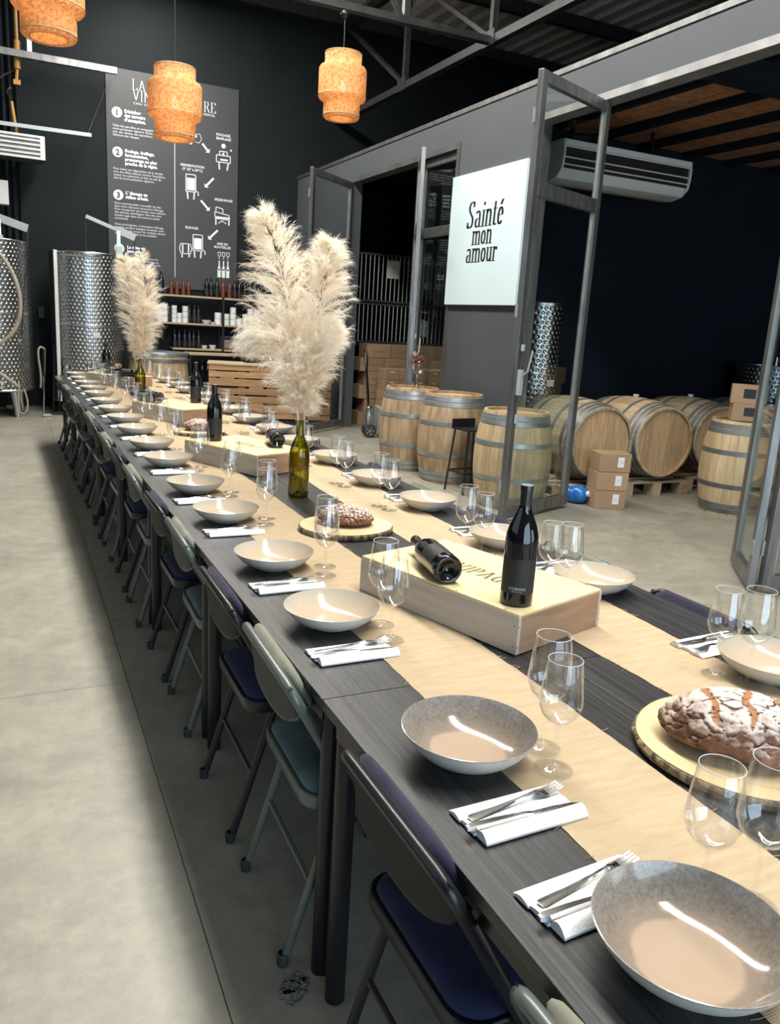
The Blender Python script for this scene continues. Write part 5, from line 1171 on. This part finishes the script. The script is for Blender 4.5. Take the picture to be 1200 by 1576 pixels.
# ------------------------------------------------------------------ ceiling air conditioner
t = thing('air_conditioner', 'long white air conditioner under the store ceiling', 'air conditioner', (5.05, 6.9, 3.02), .0)
pr = [(0, .30), (0, .20), (.02, .10), (.10, .03), (.26, 0), (.44, .02), (.56, .10), (.62, .30), (.62, .38), (.02, .38)]
Tm = Matrix(((0, 0, 1, 0), (1, 0, 0, 0), (0, 1, 0, 0), (0, 0, 0, 1)))
MB().prism(pr[3:] + [(.06, .10)], 0.02, 1.66, Tm).build('casing', 'white_paint', t, smooth=True, bevel=.004, angle=50)
for x in (0, 1.66): MB().prism([(a, b) for a, b in pr], x, x + .022, Tm).build('end_cap', 'white_paint', t, smooth=True, bevel=.004)
MB().box((.84, .045, .22), (1.64, .03, .20)).build('outlet_slot', 'black', t, smooth=False)
for z in (.15, .215): MB().box((.84, .022, z), (1.64, .012, .012)).build('louvre', 'white_paint', t, smooth=False)
MB().box((.84, .02, .345), (1.66, .04, .05)).build('front_panel', 'white_paint', t, smooth=False)
for x in (.3, 1.35): MB().box((x, .3, .52), (.03, .03, .3)).build('hanger', 'black_metal', t, smooth=False)

# ------------------------------------------------------------------ wall shelves with bottles and cups
YS = 13.16
sh = thing('wall_shelf', 'three pine wall shelves on black metal uprights below the poster', 'shelf', (3.2, YS, 0))
for z, x0, x1 in ((1.765, -1.05, 1.35), (1.345, -1.02, 1.38), (.955, -.75, 1.40)):
    MB().box(((x0 + x1) / 2, .03, z), (x1 - x0, .30, .028)).build('shelf_board', 'shelf_wood', sh, smooth=False, bevel=.002)
for x in (-.95, .04, 1.25):
    MB().box((x, .14, 1.33), (.035, .035, .98)).build('upright', 'black_metal', sh, smooth=False)
    if x == .04: MB().box((x, -.125, 1.33), (.035, .02, .92)).build('upright', 'black_metal', sh, smooth=False)
    for z in (1.74, 1.32, .93): MB().box((x, .0, z), (.02, .3, .02)).build('bracket', 'black_metal', sh, smooth=False)
b_dark = b_std; b_tall = bottle(name='magnum_bottle', label=False, top='white_flat'); b_rose = bottle(name='rose_bottle', mat='rose', label=False, cap='rose', top='foil')
def shelfrow(proto, xs, z, sc, lab, group, dy=0):
    for i, x in enumerate(xs):
        dup(proto, (x, YS - .02 + dy + .03 * math.sin(i * 2.1), z), -PI / 2, lab % (['leftmost', 'second from the left', 'third from the left', 'fourth from the left', 'fifth from the left', 'sixth from the left', 'seventh from the left', 'eighth from the left', 'ninth from the left', 'tenth from the left', 'eleventh from the left'][i]), group, (sc, sc, sc))
z1, z2, z3 = 1.7795, 1.3595, .9695
shelfrow(b_tall, (2.18, 2.30), z1, 1.12, 'large dark bottle with pale cap on the top shelf, %s', 'large bottles on the top shelf')
dup(b_tall, (2.06, 13.30, 1.7795), 0, 'large dark bottle with pale cap half hidden by the far plumes', 'large bottles on the top shelf', (1.12,) * 3) if False else None
shelfrow(b_rose, (2.45, 2.54, 2.63, 2.715), z1, .80, 'small rose wine bottle in the left group of the top shelf, %s', 'left rose bottles on the top shelf')
shelfrow(b_dark, (3.0, 3.075, 3.155), z1, .95, 'dark wine bottle left of the rose pair on the top shelf, %s', 'dark bottles on the top shelf, middle')
shelfrow(b_rose, (3.26, 3.37), z1, .93, 'rose wine bottle right of the uprights on the top shelf, %s', 'right rose bottles on the top shelf')
shelfrow(b_dark, (3.45, 3.53, 3.61, 3.70, 3.79, 3.88, 3.97, 4.06, 4.15, 4.24, 4.33), z1, .96, 'dark wine bottle in the right group of the top shelf, %s', 'dark bottles on the top shelf, right')
shelfrow(b_dark, (2.41, 2.735, 2.80, 2.87), z2, .90, 'dark wine bottle on the middle shelf among white cups, %s', 'dark bottles on the middle shelf')
shelfrow(b_dark, (2.50, 2.575, 2.65, 2.73, 2.80, 2.87), z3, .88, 'dark wine bottle on the bottom shelf, %s', 'dark bottles on the bottom shelf')
shelfrow(b_dark, (3.57, ), z3, .88, 'single dark wine bottle at the right of the bottom shelf, %s', 'dark bottles on the bottom shelf')
for k, x in enumerate((2.18, 2.25, 2.33, 2.41)):
    pass
def cup(x, z, r, h, lab, group, taper=.9, n=1):
    t = thing('cup_stack', lab, 'cups', (x, YS - .03, z), 0, group); mb = MB(); hh = h / n
    for k in range(n): MB().lathe([(0, k * hh + .001), (r * taper, k * hh + .001), (r, (k + 1) * hh - .004), (r * .94, (k + 1) * hh - .004), (r * taper * .9, k * hh + .01)], 18).build('cup', 'glasscup', t, angle=40)
for i, (x, r, h, n) in enumerate(((2.27, .055, .26, 5), (2.35, .045, .28, 3), (2.49, .045, .26, 4), (2.57, .04, .15, 2), (2.66, .05, .26, 3))): cup(x, z2, r, h, 'white stacked cups on the middle shelf, left part, %s from the left' % ['first', 'second', 'third', 'fourth', 'fifth'][i], 'white cups on the left of the middle shelf', n=n)
for i, (x, r, h, n) in enumerate(((3.18, .055, .19, 2), (3.31, .055, .18, 2), (3.425, .05, .285, 3), (3.525, .045, .11, 1), (3.625, .045, .19, 2), (3.71, .05, .28, 3), (3.82, .055, .27, 3), (3.94, .05, .22, 2))): cup(x, z2, r, h, 'white stacked cups on the middle shelf, right part, %s from the left' % ['first', 'second', 'third', 'fourth', 'fifth', 'sixth', 'seventh', 'eighth'][i], 'white cups on the right of the middle shelf', n=n, taper=.97)
def dish(x, z, r, h, lab): tag(MB().lathe([(0, 0), (r * .6, 0), (r, h), (r * .95, h), (r * .5, .008), (0, .006)], 20, c=(x, YS - .05, z)).build('small_dish', 'glasscup'), lab, 'dish', 'small white dishes on the shelves')
dish(2.985, z2, .075, .06, 'white dish left of the upright on the middle shelf'); dish(3.09, z2, .05, .035, 'small white dish next to the upright on the middle shelf'); dish(3.09, z3, .06, .06, 'white dish on the bottom shelf left of the upright'); dish(2.96, z3, .05, .05, 'small grey white dish on the bottom shelf beside the bottles')
t = thing('wire_basket', 'clear crumpled wrapped basket on the bottom shelf', 'basket', (3.41, YS + .03, z3))
mb = MB()
for k in range(9): mb.tube([(-.14 + .035 * k, -.08, 0), (-.15 + .037 * k, -.09, .2), (-.14 + .035 * k, .08, .21), (-.14 + .035 * k, .08, 0)], .004, 4)
for zz in (.04, .12, .2): mb.tube([(-.15, -.09, zz), (.15, -.09, zz), (.15, .09, zz), (-.15, .09, zz)], .004, 4, closed=True)
mb.build('wire', 'stainless', t); MB().box((0, 0, .08), (.26, .15, .14)).build('wrapping', 'hose', t, smooth=False, bevel=.02)

# ------------------------------------------------------------------ vat, back bar and pallet counter
t = thing('wooden_vat', 'broad wooden vat with a grey lid between the tank and the back bar', 'vat', (2.13, 12.46, 0)); nv = 34
mb = MB(); da = 2 * PI / nv
for (r0, z0_) in ((.43, 0), (.445, .4), (.42, .88)):
    for a in (-da / 2 + .004, da / 2 - .004): mb.v.append((r0 * math.cos(a), r0 * math.sin(a), z0_))
    for a in (-da / 2 + .004, da / 2 - .004): mb.v.append(((r0 - .02) * math.cos(a), (r0 - .02) * math.sin(a), z0_))
for i in (0, 4):
    mb.face([i, i + 1, i + 5, i + 4]); mb.face([i + 1, i + 3, i + 7, i + 5]); mb.face([i + 3, i + 2, i + 6, i + 7]); mb.face([i + 2, i, i + 4, i + 6])
s0 = mb.build('stave', 'stave', t, smooth=False)
for k in range(1, nv): c = s0.copy(); COL.objects.link(c); c.parent = t; c.rotation_euler = (0, 0, k * da)
for z in (.12, .80): MB().lathe([(.438, z), (.446, z + .002), (.444, z + .04), (.434, z + .042)], 40).build('hoop', 'hoop_dark', t)
MB().lathe([(0, .88), (.425, .88), (.43, .885), (.43, .925), (.425, .93), (0, .93)], 48).build('lid', 'hoop', t, angle=30)
t = thing('back_bar', 'dark low back bar with a pale wooden top under the shelves', 'bar', (3.2, 12.75, 0))
MB().box((.05, 0, .905), (1.3, .42, .03)).build('bar_top', 'shelf_wood', t, smooth=False, bevel=.003)
MB().box((.05, .19, .45), (1.28, .03, .88)).box((-.58, 0, .45), (.03, .4, .88)).box((.68, 0, .45), (.03, .4, .88)).build('carcass', 'black_metal', t, smooth=False)
for z in (.16, .48): MB().box((.05, 0, z), (1.24, .38, .02)).build('inner_shelf', 'black_metal', t, smooth=False)
for i in range(7): dup(b_dark, (2.74 + i * .085, 12.66, .4905), 0, 'dark wine bottle inside the back bar, %s from the left' % ['first', 'second', 'third', 'fourth', 'fifth', 'sixth', 'seventh'][i], 'bottles inside the back bar')
# counter of upright pallets
A = Vector((2.66, 11.50, 0)); B = Vector((4.36, 11.06, 0)); dv = (B - A).normalized(); nv_ = Vector((-dv.y, dv.x, 0)); Lc = (B - A).length; rzc = math.atan2(dv.y, dv.x)
t = thing('pallet_counter', 'bar counter built of upright wooden pallets beneath the large plumes', 'counter', tuple(A), rzc)
rows = [(.755, .83), (.655, .735), (.535, .635), (.42, .505), (.30, .395), (.165, .28), (.085, .15)]
for i, (z0_, z1_) in enumerate(rows):
    MB().ab((.0, -.011, z0_), (Lc, .011, z1_)).build('plank', 'pallet', t, smooth=False, bevel=.003)
    MB().ab((.0, .09, z0_), (Lc, .112, z1_)).build('plank', 'pallet', t, smooth=False)
    MB().ab((-.0, .03, z0_), (.022, .52, z1_)).build('plank', 'pallet', t, smooth=False, bevel=.003)
for k in range(5):
    x = .05 + k * (Lc - .1) / 4; MB().ab((x - .05, .011, .06), (x + .05, .09, .83)).build('block', 'pallet', t, smooth=False)
    if k < 4:
        xm = x + (Lc - .1) / 8
        for i in ((0, 2, 4) if k % 2 else (1, 3, 5)): MB().ab((xm - .10, -.0115, rows[i + 1][1] + .001), (xm + .10, .0, rows[i][0] - .001)).build('spacer', 'pallet', t, smooth=False)
for yy in (.07, .27, .49): MB().ab((.022, yy - .03, .06), (.06, yy + .03, .83)).build('block', 'pallet', t, smooth=False)
MB().ab((-.02, -.03, .83), (Lc + .02, .30, .855)).build('counter_top', 'pallet_grey', t, smooth=False, bevel=.003); MB().ab((-.02, .30, .83), (.5, .56, .855)).build('counter_top', 'pallet_grey', t, smooth=False)
MB().ab((.07, .118, .06), (Lc, .125, .82)).build('gap_shade', 'black', t, smooth=False)  # black sheet added to paint the gaps between planks as deep shade
MB().ab((.02, .02, 0), (Lc, .5, .06)).build('plinth', 'black_metal', t, smooth=False)
# glass bowl and small vials on the counter
mb = MB(); cx = A + dv * .85 + nv_ * .14
t = thing('glass_dish', 'clear glass dish with bits standing on the pallet counter', 'dish', (cx.x, cx.y, .8555)); MB().lathe([(0, 0), (.06, 0), (.13, .09), (.127, .09), (.058, .004), (0, .004)], 24).build('dish', 'glass_clear', t)
for k in range(5): a = k * 1.3; MB().box((.03 * math.cos(a), .03 * math.sin(a), .03), (.05, .03, .02), a).build('sachet', 'white_flat', t, smooth=False)

# ------------------------------------------------------------------ steel tanks
def tank(x, y, zb_, zt_, r, label, legs=True, valve=True):
    t = thing('steel_tank', label, 'tank', (x, y, 0), 0, 'dimpled stainless wine tanks')
    Hh = zt_ - zb_; zm = zb_ + Hh * .52
    for a, b in ((zb_, zm - .012), (zm + .012, zt_ - .03)):
        MB().lathe([(r, a), (r, b)], 72, un=round(2 * PI * r / .058), vn=1 / .050).build('dimpled_wall', 'tank', t)
    MB().lathe([(r - .001, zm - .014), (r + .002, zm - .01), (r + .002, zm + .01), (r - .001, zm + .014)], 64).build('weld_band', 'stainless', t)
    MB().lathe([(r, zt_ - .035), (r + .010, zt_ - .03), (r + .012, zt_ - .01), (r + .002, zt_), (r - .02, zt_ - .01), (r - .02, zt_ - .12), (0, zt_ - .14)], 64).build('top_ring', 'stainless', t)
    MB().lathe([(r, zb_ + .01), (r + .012, zb_), (r + .004, zb_ - .015), (r * .5, zb_ - .05), (0, zb_ - .06)], 64).build('base_ring', 'stainless', t)
    if legs:
        for a in (-.9, -2.3, .7, 2.4): MB().tube([(r * .8 * math.cos(a), r * .8 * math.sin(a), zb_ - .0), (r * .88 * math.cos(a), r * .88 * math.sin(a), 0)], [.07, .04], 10).build('leg', 'stainless', t)
    MB().box((.12 * r, -r - .004, zb_ + Hh * .46), (.09, .008, .07)).build('data_plate', 'white_paint', t, smooth=False)
    if valve:
        mb = MB(); mb.tube([(.1, -r + .01, zb_ + .1), (.1, -r - .10, zb_ + .1)], .03, 12); mb.tube([(.1, -r - .09, zb_ + .1), (.1, -r - .16, zb_ + .06)], .026, 12); mb.tube([(.1, -r - .06, zb_ + .13), (.22, -r - .06, zb_ + .15)], .008, 6); mb.build('valve', 'chrome', t)
        MB().lathe([(0, 0), (.055, 0), (.055, .02), (0, .025)], 20, T=Matrix.Translation((-.62 * r, -.80 * r, zb_ + .45 * 1)) @ Matrix.Rotation(PI / 2, 4, 'X') @ Matrix.Rotation(-.6, 4, 'Y')).build('gauge', 'chrome', t)
    return t
def lidarm(t, p0, p1, post, strut):
    """gantry arm that carries the floating lid"""
    mb = MB(); a, b = Vector(p0), Vector(p1); m = a.lerp(b, .62)
    mb.beam(a, m, .03, .05); mb.beam(m, b, .03, .10); mb.build('lid_arm', 'jack_grey', t, smooth=False, bevel=.004)
    MB().tube([p0, (p0[0], p0[1], post)], .007, 6).build('cable', 'stainless', t)
    MB().tube([p1, strut], .010, 6).build('cable', 'stainless', t)
    c = m + Vector((.02, -.02, -.02)); MB().box((c.x, c.y, c.z - .16), (.05, .03, .34)).build('arm_post', 'stainless', t, smooth=False); MB().box((c.x, c.y - .02, c.z - .28), (.09, .05, .16)).build('winch', 'tapegreen', t, smooth=False, bevel=.004)
t = tank(1.17, 12.62, .20, 2.25, .50, 'tall dimpled steel tank with a lid arm in front of the poster')
lidarm(t, (-.03, -.35, 2.72), (.62, -.35, 2.50), 2.2, (.50, -.52, 1.0))
MB().box((-.43, -.30, 1.22), (.045, .045, 2.06)).build('level_tube', 'white_paint', t, smooth=False)
MB().tube([(-.36, -.46, 2.19), (.12, -.57, 2.19)], .012, 8).build('top_handle', 'chrome', t)
t = tank(-.10, 12.35, .37, 2.31, .52, 'dimpled steel tank on legs at the left edge with a grey hose')
lidarm(t, (-.45, -.30, 2.75), (.50, -.40, 2.46), 2.3, (.36, -.60, 1.05))
MB().tube(bez([(-.55, -.66, 2.3), (.20, -.66, 2.5), (.42, -.70, 1.9), (.66, -.72, 1.1), (.20, -.72, .78), (-.6, -.68, .95)], 28), .028, 10).build('hose', 'hose', t)
MB().tube(bez([(-.6, -.72, .95), (-.1, -.76, .8), (.22, -.76, .52), (.28, -.70, .45)], 10), .026, 10).build('hose', 'hose', t)
MB().tube(bez([(.30, -.66, .50), (.33, -.76, .3), (.14, -.80, -.02), (.52, -.80, -.02), (.36, -.7, .42)], 20), .011, 8).build('hose', 'hose', t)
MB().tube([(.36, -.60, 1.05), (.33, -.66, 1.02), (.36, -.66, .50)], .010, 6).build('sampling_pipe', 'stainless', t)
t = tank(8.88, 7.25, .3, 1.31, .44, 'low dimpled steel tank in the back corner of the store', valve=False)
MB().tube([(-.3, -.28, 1.30), (-.3, -.28, 1.42)], .012, 6).build('lid_rod', 'stainless', t); MB().box((.0, -.4, 1.25), (.05, .03, .22)).build('bracket', 'white_paint', t, smooth=False)
t = tank(5.32, 7.42, .3, 1.86, .27, 'slim dimpled steel tank added in the store for the image in the glazed door', valve=False)  # added tank stands in for the dim tank image in the door glass
# poles and squeegees between the tanks
for i, (x, y, h, lab, mt) in enumerate(((.52, 12.05, .92, 'chrome cleaning lance on a stand beside the left tank', 'chrome'), (.66, 12.3, .95, 'black pole leaning between the two steel tanks, left one', 'black_metal'), (.74, 12.28, .80, 'black pole leaning between the two steel tanks, right one', 'black_metal'))):
    t = thing('cleaning_pole', lab, 'pole', (x, y, 0)); MB().tube([(-.02, 0, .02), (.03, .04, h)], .012, 8).build('pole', mt, t)
    if i == 0: MB().tube(bez([(.03, .04, h), (-.06, .0, h + .1), (-.1, 0, h - .05), (.0, 0, h - .25), (-.04, 0, .4)], 14), .014, 8).build('pistol_hose', 'hose', t); MB().box((.03, .02, .03), (.10, .10, .04)).build('foot', 'stainless', t, smooth=False)
    else: MB().box((-.02, 0, .02), (.16, .05, .04)).build('squeegee_head', 'rubber', t, smooth=False)
t = tag(MB().box((.585, 13.37, 1.39), (.075, .05, .16)).box((.585, 13.343, 1.43), (.04, .01, .05)).build('wall_socket', 'wall_grey', smooth=False, bevel=.004), 'grey electric socket box on the wall between the steel tanks', 'socket')

# ------------------------------------------------------------------ heater, box, rails and gas pipe at upper left
t = thing('fan_heater', 'pale slatted fan heater high on the left of the back wall', 'heater', (-.10, 12.85, 3.42)); w = 1.56; h = .30
MB().ab((-w / 2, -.22, 0), (w / 2, -.20, .028)).ab((-w / 2, -.22, h - .028), (w / 2, -.20, h)).ab((w / 2 - .06, -.22, .028), (w / 2, -.20, h - .028)).ab((-w / 2, -.22, .028), (-w / 2 + .06, -.20, h - .028)).build('frame', 'white_paint', t, smooth=False)
MB().ab((-w / 2 + .01, -.20, .01), (w / 2 - .01, .25, h - .01)).build('casing', 'hoop_dark', t, smooth=False)
for k in range(4): MB().box((-.0, -.215, .065 + k * .057), (w - .12, .03, .022)).build('louvre', 'white_paint', t, smooth=False)
for s in (-1, 1): MB().box((s * .6, .40, .2), (.04, .32, .04)).build('bracket', 'black_metal', t, smooth=False)
t = tag(MB().box((-.12, 13.0, 2.98), (.66, .20, .32)).build('electric_box', 'white_paint', smooth=False, bevel=.012), 'plain white wall box below the slatted heater', 'box')
t = thing('cable_rail', 'upper pale metal rail crossing in front of the poster corner', 'rail', (0, 12.95, 4.77)); MB().beam((-3, 0, -.01), (1.67, 0, .0), .07, .085).build('rail', 'steel', t, smooth=False)
MB().beam((.55, .02, 0), (.55, .02, 1.5), .05, .06).build('hanger', 'white_paint', t, smooth=False)
t = thing('cable_rail', 'lower thin pale metal rail above the slatted heater', 'rail', (0, 12.95, 3.86)); MB().beam((-3, 0, -.02), (1.31, 0, .02), .04, .05).build('rail', 'tapegreen', t, smooth=False)
MB().tube([(1.25, 0, 0), (1.56, .42, .75)], .005, 5).build('stay_wire', 'cable', t)
t = thing('gas_pipe', 'ochre yellow gas pipe running down to the heater', 'pipe', (.30, 13.05, 0))
MB().tube([(.10, 0, 5.6), (.10, 0, 4.95)], .022, 8).build('pipe', 'copper', t); MB().tube([(.10, 0, 4.95), (.09, 0, 4.60)], .045, 10).build('valve_body', 'copper', t); MB().tube([(.09, 0, 4.6), (.07, 0, 4.44)], .022, 8).build('pipe', 'copper', t)
MB().box((.08, 0, 4.43), (.09, .06, .06)).build('elbow', 'copper', t, smooth=False); MB().tube([(.0, 0, 4.36), (-.04, 0, 4.3), (-.01, 0, 4.18)], .02, 8).build('coupling', 'chrome', t); MB().tube([(.0, 0, 4.18), (.06, -.02, 3.66)], .022, 8).build('pipe', 'copper', t)
t = tag(MB().tube(bez([(-.8, 13.1, 4.0), (-.2, 13.1, 4.1), (.2, 13.1, 4.5), (.45, 13.1, 4.75), (.9, 13.1, 4.8)], 16), .012, 6).build('slack_cable', 'cable'), 'black slack cable below the upper metal rail', 'cable')

# ------------------------------------------------------------------ far end of the table
t = thing('ice_bucket', 'crumpled shiny steel ice bucket lying at the far end of the table', 'bucket', (.98, 9.72, .7515))
T = Matrix.Translation((0, 0, .095)) @ Matrix.Rotation(1.25, 4, 'Y')
MB().lathe([(0, -.10), (.07, -.10), (.078, -.09), (.10, .09), (.106, .095), (.098, .095), (.074, -.085), (0, -.09)], 28, T=T).build('bucket', 'chrome', t)
MB().tube([tuple(T @ Vector((.108 * math.cos(a), .108 * math.sin(a), .095))) for a in np.linspace(0, 2 * PI, 29)[:-1]], .005, 6, closed=True).build('rim', 'chrome', t)
mb = MB(); rr = random.Random(5)
for k in range(16): mb.box((.12 + .13 * rr.random(), rr.uniform(-.07, .08), .03 + .12 * rr.random()), (.05, .03, .04), rr.random() * 3)
mb.build('crumpled_foil', 'chrome', t, smooth=False)
t = thing('hook_stand', 'pale bent wire bottle hanger standing at the far end of the table', 'stand', (1.40, 9.55, .7515))
MB().tube([(0, 0, .0), (-.03, 0, .26)] + [(-.0 + .045 * math.cos(a), 0, .27 + .045 * math.sin(a)) for a in np.linspace(PI, -2.2 * PI, 26)] + [(.08, 0, .22), (.06, 0, .15), (.075, 0, .10)], .009, 8).build('wire', 'hose', t)
MB().lathe([(0, 0), (.05, 0), (.05, .006), (0, .008)], 18).build('foot', 'hose', t)
kill(b_std); kill(b_tall); kill(b_rose)
bpy.context.view_layer.update()
